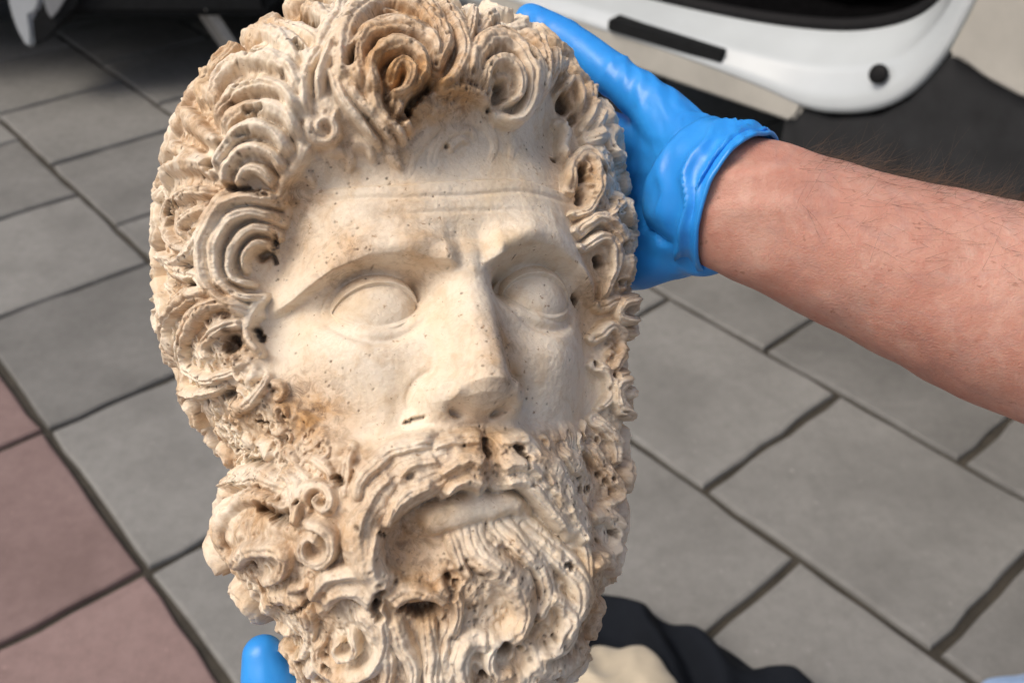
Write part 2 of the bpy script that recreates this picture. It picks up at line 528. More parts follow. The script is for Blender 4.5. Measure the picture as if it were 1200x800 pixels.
# a flat bar leaning against the car
r0, r1 = at_z(292, 92, 0.012), at_z(232, 4, 0.30)
rd = (r1 - r0).normalized()
r1 = r1 + rd * 0.35
rs = rd.cross(Vector((0, 0, 1))).normalized()
rn = rs.cross(rd).normalized()
bar = empty('metal_bar', r0)
tag(bar, 'grey metal bar leaning from the paving behind the curls', 'bar')
for nm, o0, o1, hh, mt in (('web', -0.032, 0.032, 0.008, STEEL), ('flange', -0.043, -0.031, 0.02, plain('bright_metal', (0.50, 0.49, 0.47), 0.45)), ('flange', 0.031, 0.043, 0.02, plain('bright_metal', (0.50, 0.49, 0.47), 0.45))):
    a = [r0 + rs * o0, r0 + rs * o1, r1 + rs * o1, r1 + rs * o0]
    prism(nm, [p - r0 + rn * hh for p in a], -rn * (hh + 0.008), mt, bar, 0.002)
# ------------------------------------------------------------------ the marble head
# local frame in millimetres: x to the head's left cheek (photo right), y up, z out of the face
YAW, PIT, ROL = math.radians(22.0), math.radians(12.0), math.radians(3.3)
HEAD_T = np.array([-48.5, 0.6, -452.6])
def head_rot():
    cy, sy, cp, sp, cr, sr = math.cos(YAW), math.sin(YAW), math.cos(PIT), math.sin(PIT), math.cos(ROL), math.sin(ROL)
    Ry = np.array([[cy, 0, sy], [0, 1, 0], [-sy, 0, cy]])
    Rx = np.array([[1, 0, 0], [0, cp, sp], [0, -sp, cp]])
    Rz = np.array([[cr, -sr, 0], [sr, cr, 0], [0, 0, 1]])
    return Rz @ Rx @ Ry
HR = head_rot()
BASE_Y = -168.0
def head_to_world_matrix():
    M = np.eye(4)
    M[:3, :3] = HR
    M[:3, 3] = HEAD_T / 1000.0 + HR @ np.array([0, BASE_Y / 1000.0, 0])
    return MC @ Matrix(M.tolist())
def proj(P):                                     # head-local mm -> photo pixels, depth mm
    C = P @ HR.T + HEAD_T
    return 600 + F_PX * C[..., 0] / -C[..., 2], 400 - F_PX * C[..., 1] / -C[..., 2], -C[..., 2]

NU, NV = 1240, 900
def make_grid():
    # azimuth denser on the front of the head
    w = np.linspace(-math.pi, math.pi, 4001)
    dens = 0.32 + 1.0 * (1 - sstep(1.75, 2.2, np.abs(w)))
    cum = np.concatenate([[0], np.cumsum((dens[1:] + dens[:-1]) / 2)])
    cum /= cum[-1]
    th = np.interp(np.arange(NU) / NU, cum, w)
    ph = np.linspace(-math.pi / 2 + 0.02, math.pi / 2 - 0.02, NV)
    return th, ph
TH, PH = make_grid()

ty = np.array([-172, -168, -155, -135, -110, -85, -60, -30, 0, 30, 55, 78, 96, 108, 113])
tA = np.array([2, 18, 36, 49, 58, 65, 69, 73, 76, 78, 77, 69, 51, 28, 3])
tF = np.array([2, 26, 54, 70, 79, 83, 84, 85, 86, 90, 86, 74, 54, 30, 3])
tB = np.array([2, 22, 40, 48, 55, 66, 80, 93, 101, 104, 99, 86, 64, 36, 3])
_yy = np.linspace(-172, 113, 600)
def _smooth_tab(t):
    v = np.interp(_yy, ty, t)
    k = np.hanning(41)
    k /= k.sum()
    return np.maximum(np.convolve(np.pad(v, 20, mode='edge'), k, 'valid'), 1.0)
tA, tF, tB = _smooth_tab(tA), _smooth_tab(tF), _smooth_tab(tB)
def skull(P):
    x, y, z = P[..., 0], P[..., 1], P[..., 2]
    A, Fz, B = (np.interp(y, _yy, t) for t in (tA, tF, tB))
    Z = np.where(z > 0, Fz, B)
    g = np.abs(x / A) ** 2.5 + np.abs(z / Z) ** 2.3 - 1
    return np.maximum(g, (np.abs(y + 29.5) - 142) * 0.2)

def base_head():
    ths, phs = np.linspace(-math.pi, math.pi, 361), np.linspace(-math.pi / 2 + 0.02, math.pi / 2 - 0.02, 261)
    D = np.stack([np.sin(ths)[None, :] * np.cos(phs)[:, None], np.repeat(np.sin(phs)[:, None], 361, 1), np.cos(ths)[None, :] * np.cos(phs)[:, None]], -1)
    lo, hi = np.full(D.shape[:2], 5.0), np.full(D.shape[:2], 230.0)
    for _ in range(32):
        mid = (lo + hi) / 2
        ins = skull(D * mid[..., None]) < 0
        lo = np.where(ins, mid, lo)
        hi = np.where(ins, hi, mid)
    r = lo
    for _ in range(3):                            # soften the table corners
        r[:, :] = (np.roll(r, 1, 1) + np.roll(r, -1, 1) + 2 * r) / 4
        r[1:-1] = (r[2:] + r[:-2] + 2 * r[1:-1]) / 4
    # bilinear upsample to the fine grid
    fi = np.interp(PH, phs, np.arange(261))
    fj = np.interp(TH, ths, np.arange(361))
    i0, j0 = np.minimum(fi.astype(int), 259), np.minimum(fj.astype(int), 359)
    a, b = (fi - i0)[:, None], (fj - j0)[None, :]
    r = (r[i0][:, j0] * (1 - a) * (1 - b) + r[i0 + 1][:, j0] * a * (1 - b) + r[i0][:, j0 + 1] * (1 - a) * b + r[i0 + 1][:, j0 + 1] * a * b)
    r = blur(r, 5)
    D = np.stack([np.sin(TH)[None, :] * np.cos(PH)[:, None], np.repeat(np.sin(PH)[:, None], NU, 1), np.cos(TH)[None, :] * np.cos(PH)[:, None]], -1)
    return D * r[..., None]
def blur(a, n):
    """separable hann blur on the grid (wraps in azimuth)"""
    if n < 1: return a
    k = np.hanning(2 * n + 3)[1:-1]
    k /= k.sum()
    out = np.zeros_like(a)
    for i, w in enumerate(k): out += w * np.roll(a, i - n, 1)
    pad = np.concatenate([np.repeat(out[:1], n, 0), out, np.repeat(out[-1:], n, 0)], 0)
    res = np.zeros_like(a)
    for i, w in enumerate(k): res += w * pad[i:i + a.shape[0]]
    return res
def grid_normals(P):
    du = np.roll(P, -1, 1) - np.roll(P, 1, 1)
    dv = np.gradient(P, axis=0)
    n = np.cross(du, dv)
    n /= np.linalg.norm(n, axis=-1, keepdims=True) + 1e-9
    return n
def in_poly(x, y, poly):
    res = np.zeros(x.shape, bool)
    n = len(poly)
    for i in range(n):
        x0, y0 = poly[i]
        x1, y1 = poly[(i + 1) % n]
        if y0 == y1: continue
        c = ((y0 > y) != (y1 > y)) & (x < (x1 - x0) * (y - y0) / (y1 - y0) + x0)
        res ^= c
    return res

def face_relief(P):
    """forward relief of the face, as a height over the frontal plane"""
    x, y, z = P[..., 0], P[..., 1], P[..., 2]
    xs = np.abs(x)
    front = sstep(15, 40, z)
    # the two sides of the carved brow do not sit level
    yE = y - np.interp(x, [-24, 24], [-4.6, 2.6])
    GE = lambda cx, sx, cy, sy: np.exp(-((xs - cx) / sx) ** 2 - ((yE - cy) / sy) ** 2)
    G = lambda cx, sx, cy, sy: np.exp(-((xs - cx) / sx) ** 2 - ((y - cy) / sy) ** 2)
    d = np.zeros_like(x)
    # brow
    yb = np.interp(xs, [0, 8, 16, 26, 38, 50, 60, 68, 80], [10, 11, 14, 16.8, 16.6, 12.5, 6, 0, -8])
    dy = yE - yb
    win = sstep(3, 12, xs) * (1 - sstep(60, 72, xs))
    d += 10.5 * np.where(dy > 0, np.exp(-(dy / 11) ** 2), np.exp(-(dy / 2.2) ** 2)) * win
    d += 3.5 * GE(0, 11, 14, 8) + 2.5 * GE(22, 9, 20, 5) + 4.5 * GE(53, 9, 7.5, 5.0)
    # temples hollow a little
    d -= 3.0 * G(66, 9, 22, 18)
    # sockets
    d -= 14.5 * GE(31, 19, 4.0, 9.5) + 7.0 * GE(17.5, 5.0, 4.5, 6) + 5.0 * GE(17.5, 3.0, 7.0, 3.2) + 2.5 * GE(44, 9, -4, 8)
    # cheeks, folds
    d += 5.5 * G(42, 15, -24, 13) - 3.5 * G(25, 5, -46, 12) - 2.0 * G(38, 12, -52, 9) - 2.5 * G(24, 11, -14, 6)
    d += 2.0 * G(0, 40, -70, 18) + 6.0 * G(0, 24, -102, 14)
    # nose
    yt = [-55, -51, -48, -45.5, -42.5, -38, -32, -22, -11, 0, 6, 11, 20]
    h = np.interp(y + 0.035 * np.maximum(xs - 3, 0) ** 2, yt, [0, 2.5, 9.5, 17.5, 24, 28, 27, 21.5, 16, 11.5, 8, 4, 0])
    w = np.interp(y, yt, [9, 9, 9.2, 9.6, 10, 10.4, 10.4, 10.2, 10.2, 10.6, 11.5, 12.5, 14])
    d += h * (0.70 * np.exp(-(xs / w) ** 2.8) + 0.30 * np.exp(-(xs / (w * 1.8)) ** 2.2))
    al = np.exp(-((xs - 14.0) / 5.6) ** 2 - ((y + 41) / 6.2) ** 2)
    d += 9.5 * np.minimum(1, 1.3 * al)
    d -= 2.4 * np.exp(-((np.hypot(xs - 13.5, (y + 40.5) * 1.05) - 9.3) / 1.7) ** 2) * sstep(0, 6, xs - 12) * sstep(-49, -43, y)
    d -= 11.0 * np.exp(-((xs - 8.4) / 3.4) ** 2 - ((y + 46.6 - 0.3 * (xs - 8)) / 1.9) ** 2)
    # forehead: a straight crease with a lower band in front of it, two faint furrows
    fw = 1 - sstep(44, 58, xs)
    yc = 44.5
    d += 2.2 * (1 - sstep(yc - 0.5, yc + 0.9, yE)) * sstep(18, 34, yE) * fw
    d -= 0.9 * np.exp(-((yE - 38 - 0.05 * xs) / 1.1) ** 2) * fw + 0.6 * np.exp(-((yE - 31.5 + 0.04 * x) / 1.2) ** 2) * (1 - sstep(24, 40, xs))
    d *= front
    # eyes
    eye = np.zeros(x.shape, np.int8)
    zz = z + d
    for sgn in (-1, 1):
        ex, ey = (-32.0, -4.8) if sgn < 0 else (35.5, 2.2)
        ux = (x - ex) * sgn                       # + = outwards
        q = np.clip(1 - (ux / 15.8) ** 2, 0, 1)
        yu = ey + 8.4 * q ** 0.6 - 0.05 * ux
        yl = ey - 8.6 * q ** 0.75 - 0.05 * ux
        rr = (ux / 1.06) ** 2 + (y - ey) ** 2
        ball = 64.2 + np.sqrt(np.clip(15.6 ** 2 - rr, 0, None)) - 0.22 * ux
        q2 = np.clip(1 - (ux / 19.5) ** 2, 0, 1)
        yu2 = ey + 12.6 * q2 ** 0.6 - 0.06 * ux
        yl2 = ey - 12.2 * q2 ** 0.8 - 0.05 * ux
        zz = zz - 3.2 * np.exp(-((y - yl2 + 2.2) / 2.2) ** 2) * np.exp(-(ux / 15) ** 2) * (z > 20) - 2.4 * np.exp(-((y - yu2 - 1.6) / 1.5) ** 2) * np.exp(-(ux / 15) ** 2) * (z > 20)
        near = (np.abs(ux) < 24) & (np.abs(y - ey) < 20) & (z > 20)
        m_lid = sstep(-1.0, 0.5, yu2 - y) * sstep(-1.2, 0.8, y - yl2) * (np.abs(ux) < 19.5) * near
        m_open = sstep(-0.7, 1.1, yu - y) * sstep(-0.8, 1.2, y - yl) * (np.abs(ux) < 15.8) * near
        lid = ball + np.where(y > ey, 3.0, 2.2)
        zz = zz * (1 - m_lid) + np.maximum(zz, lid) * m_lid
        zz = zz * (1 - m_open) + (ball + 0.2) * m_open
        eye[(m_open > 0.5)] = 1 if sgn < 0 else 2
    nose = ((h > 2) & (xs < w * 1.9) & (y < 6) & (y > -54) & (z > 20))
    return zz - z, eye, nose
# lock tracing: pixel polylines read off the photo; U/L = doubled coordinates of its upper and lower half
def U(*p): return [(160 + a / 2.0, b / 2.0) for a, b in p]
def L(*p): return [(160 + a / 2.0, 400 + b / 2.0) for a, b in p]
LOCKS = []       # (part, points, width px start, width px end, height mm, strands, kind)
HOLES = []       # (px, py, radius px, depth mm)
def lk(part, pts, w0, w1=None, h=9.0, n=3, taper=(0.12, 0.12), off=7.0):
    LOCKS.append((part, pts, w0, w1 or w0, h, n, taper, off))
def spiral(cx, cy, r, a0, turns, sense=1, k=26, r1=0.18):
    return [(cx + r * (1 - (1 - r1) * t) * math.cos(a0 + sense * 2 * math.pi * turns * t), cy - r * (1 - (1 - r1) * t) * math.sin(a0 + sense * 2 * math.pi * turns * t)) for t in np.linspace(0, 1, k)]
def hole(pts, r, dep=9.0):
    pts = list(pts)
    out = [pts[0]]
    for a, b in zip(pts[:-1], pts[1:]):
        n = max(1, int(math.hypot(b[0] - a[0], b[1] - a[1]) / (r * 0.55)))
        out += [(a[0] + (b[0] - a[0]) * k / n, a[1] + (b[1] - a[1]) * k / n) for k in range(1, n + 1)]
    HOLES.append((out, r, dep))
def trace_all():
    h = 'hair'
    # stacked arches of the corkscrew lock at the temple
    lk(h, U((385, 150), (345, 95), (275, 78), (212, 98), (168, 145), (150, 205), (160, 255)), 20, 15, 13, 3)
    lk(h, U((392, 215), (350, 158), (285, 140), (228, 154), (192, 198), (183, 255)), 17, 12, 13, 3)
    lk(h, U((385, 270), (352, 215), (290, 198), (232, 216), (203, 262), (200, 305)), 15, 11, 13, 3)
    lk(h, U((375, 322), (345, 268), (285, 250), (232, 268), (202, 312)), 15, 11, 12.5, 3)
    lk(h, U((362, 362), (325, 315), (272, 302), (225, 326), (196, 368), (196, 402)), 14, 10, 12, 3)
    lk(h, U((345, 402), (312, 362), (270, 350), (230, 370), (206, 408), (216, 438)), 13, 9, 11, 3)
    lk(h, U((325, 430), (292, 400), (252, 402), (228, 432)), 12, 8, 10, 2)
    hole(U((228, 132), (255, 122), (285, 122)), 4.5, 7); hole(U((238, 200), (262, 186), (290, 184)), 4.2, 7); hole(U((255, 258), (290, 252)), 3, 5)
    hole(U((235, 318), (262, 310)), 2.6, 4)
    # crown, sweeping over the temple
    lk(h, U((470, -40), (400, -25), (310, -5), (235, 45), (180, 105), (140, 160)), 26, 16, 12, 4)
    lk(h, U((470, 60), (400, 20), (330, 15), (255, 42), (195, 95)), 20, 12, 12, 3)
    lk(h, U((440, 110), (385, 70), (330, 55), (280, 60)), 15, 9, 11, 2)
    lk(h, U((500, -30), (470, 30), (430, 90), (402, 150), (395, 210), (402, 270)), 18, 11, 11.5, 3)
    lk(h, U((560, -30), (505, 30), (462, 100), (440, 160), (428, 225)), 17, 10, 11.5, 3)
    lk(h, U((350, 85), (385, 110), (405, 150), (400, 190)), 11, 7, 11, 2)
    lk(h, U((455, 150), (470, 205), (500, 260), (540, 305), (570, 340)), 13, 8, 9, 2)
    lk(h, U((470, 120), (490, 175), (520, 235), (560, 285), (600, 330)), 14, 8, 9.5, 2)
    hole(U((345, 20), (370, 24), (395, 36), (415, 44)), 5.5, 8); hole(U((372, 98), (388, 116)), 3.5, 5); hole(U((505, 120), (500, 150)), 4, 5)
    lk(h, [(160 + p[0] / 2, p[1] / 2) for p in [(x, y) for x, y in spiral(440, 300, 44, 2.4, 1.4, 1)]], 11, 7, 7.5, 2)
    lk(h, U((395, 330), (380, 385), (345, 430), (330, 470)), 14, 8, 6.5, 2)
    # curl with the open end at the far left
    lk(h, U((205, 250), (165, 205), (115, 190), (72, 210), (48, 262), (52, 310), (80, 335)), 19, 12, 12, 3)
    lk(h, U((105, 262), (140, 285), (165, 320), (190, 345)), 18, 12, 11, 1)
    lk(h, U((140, 175), (110, 185), (75, 215), (48, 255)), 14, 9, 8, 2)
    lk(h, U((60, 330), (95, 352), (140, 360), (185, 400)), 14, 11, 9, 2)
    hole(U((92, 290), (98, 294)), 7.5, 10); hole(U((162, 378), (168, 388)), 6, 9)
    # the lower curl at the far left
    lk(h, U((200, 408), (135, 385), (70, 412), (34, 465), (24, 535), (45, 592), (95, 610)), 17, 11, 11.5, 3)
    lk(h, U((185, 445), (125, 452), (84, 484), (68, 532), (86, 576), (132, 578)), 13, 9, 11, 2)
    lk(h, U((172, 485), (126, 502), (102, 532), (116, 556)), 10, 6, 10, 2)
    lk(h, U((215, 440), (180, 500), (150, 560), (120, 600), (70, 625)), 13, 9, 11.5, 3)
    lk(h, U((60, 610), (100, 640), (145, 650), (160, 690)), 14, 10, 9, 2)
    lk(h, U((70, 660), (95, 690), (85, 720)), 13, 10, 8, 2)
    hole(U((66, 498), (72, 484), (88, 470)), 3.4, 6); hole(U((108, 535),), 3.2, 5); hole(U((110, 668), (125, 660)), 5, 7); hole(U((110, 640),), 3, 5)
    # the open S-curl beside the temple
    lk(h, U((335, 475), (265, 466), (205, 490), (164, 556), (156, 635), (192, 698), (262, 728)), 15, 10, 12.5, 3)
    lk(h, U((335, 512), (265, 500), (214, 530), (188, 590), (194, 650), (242, 690), (292, 695)), 13, 9, 11.5, 2)
    lk(h, U((328, 548), (272, 536), (234, 562), (216, 610), (228, 650), (272, 668)), 11, 7, 10.5, 2)
    lk(h, U((315, 582), (274, 570), (250, 600), (254, 636)), 9, 6, 9, 2)
    hole(U((288, 600), (300, 592)), 6, 6); hole(U((212, 436), (288, 452), (300, 456)), 4, 6); hole(U((322, 545), (314, 585), (318, 610)), 3, 5)
    # the curl by the ear
    lk(h, U((185, 690), (130, 690), (80, 745), (65, 820), (90, 885), (142, 918), (205, 905)), 19, 12, 12, 3)
    lk(h, U((275, 735), (205, 715), (145, 742), (112, 800), (118, 855), (165, 885), (215, 872)), 16, 11, 11.5, 2)
    lk(h, U((250, 760), (190, 768), (158, 810), (176, 848)), 12, 8, 10.5, 2)
    lk(h, U((290, 700), (265, 740), (262, 790), (285, 830)), 12, 8, 9, 2)
    hole(U((212, 796), (220, 808), (205, 815)), 8, 10); hole(U((200, 932), (185, 938), (215, 925)), 5, 8); hole(U((272, 770), (285, 790)), 4, 6)
    lk(h, U((210, 950), (250, 960), (280, 925), (300, 880)), 13, 8, 8, 2)
    # quiff over the brow
    lk(h, U((486, 205), (478, 110), (520, 32), (600, 2), (680, 26), (722, 95)), 21, 14, 13.5, 3)
    lk(h, U((530, 215), (522, 120), (562, 72), (632, 66), (690, 104), (702, 155)), 19, 12, 15, 3)
    lk(h, U((560, 230), (556, 155), (596, 118), (650, 124), (676, 170), (650, 215)), 17, 11, 15.5, 3)
    lk(h, U((590, 190), (620, 160), (650, 180), (630, 215), (590, 225)), 15, 9, 15, 2)
    lk(h, U((560, 215), (572, 262), (605, 300), (625, 330)), 16, 9, 11, 3)
    lk(h, U((600, 225), (622, 262), (640, 300)), 14, 8, 11, 2)
    lk(h, U((690, -20), (748, 42), (768, 110), (742, 178), (700, 215)), 20, 12, 13, 4)
    lk(h, U((660, -20), (700, 40), (724, 100), (710, 160)), 17, 10, 13, 3)
    lk(h, U((786, -40), (790, 30), (782, 90), (770, 140)), 11, 8, 12.5, 2)
    lk(h, U((590, -40), (640, -25), (690, -10), (740, 20)), 18, 14, 12, 3)
    lk(h, U((700, 215), (740, 205), (790, 215), (820, 240)), 14, 9, 9, 2)
    hole(U((690, 192), (672, 205), (655, 225), (640, 245)), 5, 7); hole(U((506, 150), (504, 128), (512, 108)), 3.5, 6); hole(U((622, 275), (640, 262)), 5, 6)
    # the drilled curl above the far brow, and its neighbours
    lk(h, U((785, 205), (800, 130), (850, 92), (905, 112), (930, 170), (922, 232), (890, 280), (848, 275)), 20, 13, 12.5, 3)
    lk(h, U((812, 215), (828, 160), (868, 144), (896, 180), (890, 225), (862, 246)), 13, 8, 12, 2)
    lk(h, U((800, 60), (850, 25), (905, 32), (948, 90), (962, 160), (945, 235)), 20, 13, 13, 3)
    lk(h, U((870, -40), (930, -5), (965, 55), (980, 130), (978, 190)), 16, 11, 12, 2)
    lk(h, U((930, -50), (985, 10), (1000, 70)), 16, 12, 11, 2)
    hole(U((860, 205), (858, 214), (864, 198)), 7.5, 11); hole(U((900, 82), (918, 104), (930, 135)), 4.2, 7); hole(U((960, 72), (968, 100), (970, 128)), 5, 8); hole(U((840, 250),), 3, 5)
    lk(h, U((990, 90), (1045, 92), (1090, 150), (1100, 230), (1075, 300)), 17, 11, 10.5, 3)
    lk(h, U((985, 170), (1025, 138), (1064, 170), (1074, 240), (1052, 300)), 15, 9, 11, 3)
    lk(h, U((995, 215), (1020, 190), (1042, 205), (1042, 250)), 9, 6, 10.5, 1)
    lk(h, U((995, 290), (1010, 310), (1000, 345), (1012, 365)), 12, 9, 9, 1)
    hole(U((1014, 228), (1018, 238), (1010, 222)), 7.5, 10); hole(U((1018, 290),), 2.6, 5); hole(U((992, 355),), 3.5, 6); hole(U((1038, 262), (1030, 275)), 4, 6)
    lk(h, U((1020, 440), (1022, 390), (1052, 358), (1086, 382), (1092, 436), (1066, 490), (1034, 502)), 14, 9, 10, 2)
    lk(h, U((1060, 320), (1110, 318), (1146, 366), (1158, 425), (1130, 490), (1095, 520)), 15, 10, 9.5, 3)
    lk(h, U((1085, 260), (1125, 300), (1150, 340)), 14, 10, 8, 2)
    hole(U((1052, 392), (1050, 405)), 6, 9); hole(U((1108, 388), (1112, 405)), 5.5, 9); hole(U((1046, 440), (1052, 462)), 4.5, 7)
    lk(h, U((1042, 540), (1090, 512), (1138, 545), (1150, 620), (1132, 690)), 14, 10, 9.5, 3)
    lk(h, U((1052, 580), (1090, 556), (1120, 582), (1120, 640), (1098, 700)), 12, 8, 9.5, 2)
    lk(h, U((1130, 490), (1165, 540), (1172, 620)), 12, 9, 8, 2)
    lk(h, U((1090, 720), (1130, 700), (1160, 740), (1150, 800)), 14, 10, 8.5, 2)
    lk(h, U((1085, 790), (1120, 760), (1140, 810), (1120, 870)), 13, 9, 8.5, 2)
    lk(h, U((1150, 690), (1172, 740), (1160, 820)), 12, 9, 7, 2)
    lk(h, U((1080, 860), (1110, 880), (1115, 930), (1095, 960)), 12, 8, 8, 2)
    hole(U((1096, 606), (1098, 620)), 4.5, 8); hole(U((1154, 574), (1158, 585)), 4.2, 7); hole(U((1054, 690), (1060, 702)), 5, 7); hole(U((1150, 662),), 4, 6); hole(U((1090, 850),), 4, 6); hole(U((1130, 880),), 3.2, 6)
    # shallow curl on the upper forehead
    lk('face', U((640, 400), (660, 340), (705, 300), (752, 292)), 13, 7, 1.7, 2, (0.4, 0.3), off=4)
    lk('face', U((700, 380), (708, 340), (742, 306), (785, 304), (804, 330)), 11, 6, 2.0, 2, (0.4, 0.3), off=4)
    lk('face', U((735, 350), (758, 326), (786, 334)), 8, 5, 2.0, 2, (0.3, 0.3), off=4)
    lk('face', U((780, 270), (820, 290), (842, 330), (830, 370)), 11, 6, 1.3, 2, (0.4, 0.4), off=4)
    lk('face', U((860, 300), (890, 330), (880, 375)), 10, 6, 1.0, 2, (0.4, 0.4), off=4)
    lk('face', U((590, 330), (600, 370), (630, 400)), 13, 7, 3.0, 3, (0.3, 0.3), off=4)
    lk('face', U((430, 350), (470, 350), (500, 375), (495, 405)), 13, 7, 3.0, 3, (0.3, 0.3), off=4)
    lk('face', U((500, 330), (535, 345), (555, 380)), 12, 7, 3.4, 3, (0.3, 0.3), off=4)
    lk('face', U((370, 400), (400, 410), (410, 440)), 12, 7, 2.6, 2, (0.3, 0.3), off=4)
    lk('face', U((330, 440), (350, 470), (345, 510)), 12, 7, 2.4, 2, (0.3, 0.3), off=4)
    hole(U((738, 336),), 3, 2.2)
    # ------------------------------------------------ beard
    b = 'beard'
    for c, r in (((240, 168), 24), ((250, 236), 25), ((292, 250), 30), ((330, 205), 20)):
        p = L(c)[0]
        lk(b, spiral(p[0], p[1], r / 2 * 0.6, random.random() * 6, 0.7, 1, 10), r * 0.55, r * 0.4, 7.5, 1)
    hole(L((290, 285), (240, 280)), 3.5, 7); hole(L((215, 140),), 4, 7); hole(L((300, 200), (270, 195)), 2.5, 5)
    lk(b, L((345, 345), (290, 308), (225, 325), (168, 368), (144, 432), (152, 495), (196, 545)), 24, 15, 11, 3)
    lk(b, L((330, 395), (280, 360), (225, 380), (190, 430), (205, 490), (250, 515)), 17, 11, 9, 2)
    lk(b, L((225, 540), (250, 495), (300, 480), (345, 500), (340, 550), (295, 572)), 18, 12, 10, 2)
    lk(b, L((330, 300), (370, 330), (380, 380), (365, 430)), 16, 10, 9, 2)
    hole(L((275, 385), (295, 398), (315, 412), (340, 425), (330, 405)), 6.5, 10); hole(L((165, 470), (178, 490), (195, 520), (215, 545)), 3.6, 6); hole(L((260, 535),), 4.5, 7)
    p = L((432, 372))[0]; lk(b, spiral(p[0], p[1], 23, 3.6, 1.3, -1), 13, 8, 9, 2)
    p = L((415, 480))[0]; lk(b, spiral(p[0], p[1], 27, 2.2, 1.4, -1), 14, 8, 10, 2)
    lk(b, L((400, 265), (440, 300), (470, 340)), 12, 8, 6, 2)
    lk(b, L((350, 250), (370, 290), (400, 330)), 13, 9, 6.5, 2)
    hole(L((460, 316), (474, 330)), 4, 6); hole(L((375, 374),), 3.4, 6)
    lk(b, L((405, 610), (440, 555), (500, 535), (552, 565), (580, 625)), 18, 11, 10.5, 3)
    lk(b, L((430, 640), (470, 590), (530, 595), (568, 650), (574, 720), (535, 775), (465, 775), (425, 735), (440, 690)), 18, 11, 11, 3)
    p = L((486, 712))[0]; lk(b, spiral(p[0], p[1], 17, 1.2, 1.1, -1), 10, 6, 10.5, 2)
    hole(L((490, 612), (512, 618)), 3.6, 6); hole(L((482, 712),), 3, 5); hole(L((556, 628), (566, 645)), 4, 7)
    lk(b, L((290, 640), (325, 600), (375, 620), (405, 670), (395, 725), (350, 740)), 17, 10, 9.5, 3)
    lk(b, L((310, 700), (340, 670), (365, 690)), 11, 7, 9, 2)
    lk(b, L((250, 590), (275, 640), (290, 700), (330, 745), (380, 770)), 15, 11, 8, 2)
    lk(b, L((400, 790), (440, 760), (490, 800), (500, 850)), 18, 12, 9, 3)
    lk(b, L((350, 570), (385, 580), (400, 560)), 12, 8, 8, 1)
    hole(L((330, 640),), 4, 6); hole(L((370, 735), (360, 722)), 4, 6); hole(L((440, 765), (455, 775)), 3.8, 6); hole(L((395, 620), (350, 655)), 3, 5)
    # strands under the mouth
    lk(b, L((520, 625), (560, 690), (585, 750), (575, 830)), 19, 14, 9.5, 3)
    lk(b, L((600, 645), (622, 705), (645, 760), (650, 840)), 20, 14, 10, 4)
    lk(b, L((680, 650), (695, 720), (690, 790), (700, 860)), 19, 14, 9.5, 3)
    lk(b, L((590, 612), (635, 586), (690, 590), (715, 615)), 22, 13, 11, 2)
    lk(b, L((690, 560), (730, 590), (752, 640), (735, 700)), 13, 9, 9, 2)
    lk(b, L((735, 450), (745, 520), (775, 560)), 13, 9, 7, 2, (0.4, 0.2))
    hole(L((640, 640), (660, 646), (680, 642), (695, 630), (625, 632)), 5.2, 9); hole(L((570, 585), (560, 622)), 4.6, 7); hole(L((745, 572), (735, 600), (720, 560)), 3.6, 6)
    lk(b, L((775, 430), (782, 490), (840, 535), (895, 580), (908, 640), (868, 690), (800, 690)), 30, 20, 12, 4, (0.45, 0.12))
    lk(b, L((830, 700), (775, 700), (752, 748), (775, 805), (800, 850)), 24, 16, 11, 3)
    lk(b, L((845, 705), (822, 740), (845, 775), (890, 770)), 14, 9, 9, 2)
    lk(b, L((735, 660), (720, 720), (735, 790), (740, 860)), 22, 16, 9, 3)
    hole(L((868, 715), (872, 728), (864, 722)), 7, 10); hole(L((905, 722),), 3, 6); hole(L((830, 790), (815, 795)), 4, 6)
    lk(b, L((850, 430), (900, 480), (945, 530), (958, 600), (930, 660)), 24, 15, 9.5, 3, (0.5, 0.12))
    lk(b, L((910, 440), (975, 490), (1030, 545), (1045, 620), (1005, 680)), 26, 16, 10, 3, (0.5, 0.12))
    lk(b, L((960, 590), (1000, 610), (1020, 660), (985, 720), (930, 730)), 20, 13, 10, 3)
    lk(b, L((920, 740), (970, 765), (1030, 745), (1052, 700)), 22, 14, 10, 4)
    lk(b, L((880, 790), (940, 800), (1000, 800), (1040, 770)), 20, 14, 9, 3)
    lk(b, L((900, 690), (930, 740), (920, 810)), 16, 12, 8, 2)
    hole(L((1010, 520), (1022, 530)), 3, 5); hole(L((985, 700),), 2.8, 5); hole(L((1000, 790), (985, 786)), 3.6, 6)
    # far jaw column of curls
    lk(b, L((1005, 250), (1040, 300), (1060, 345), (1050, 390)), 16, 11, 7, 3)
    lk(b, L((1060, 240), (1085, 290), (1110, 320), (1132, 355), (1095, 385)), 16, 11, 9, 3)
    lk(b, L((1085, 180), (1120, 230), (1135, 290)), 14, 10, 8, 3)
    lk(b, L((1055, 415), (1105, 400), (1136, 440), (1120, 490), (1075, 500)), 16, 10, 9, 3)
    lk(b, L((1060, 535), (1108, 515), (1138, 555), (1118, 605), (1076, 612)), 16, 10, 9, 3)
    lk(b, L((1065, 640), (1105, 622), (1122, 665), (1105, 715), (1075, 735)), 15, 9, 9, 3)
    lk(b, L((1040, 455), (1060, 500), (1055, 560)), 12, 8, 7, 2)
    hole(L((1062, 345), (1050, 350)), 4.6, 7); hole(L((1066, 652), (1064, 665)), 6, 8); hole(L((1120, 320),), 3, 5); hole(L((1082, 585),), 3.6, 5); hole(L((1095, 470),), 3, 5)
    # ------------------------------------------------ moustache: bundles of strands
    m = 'moustache'
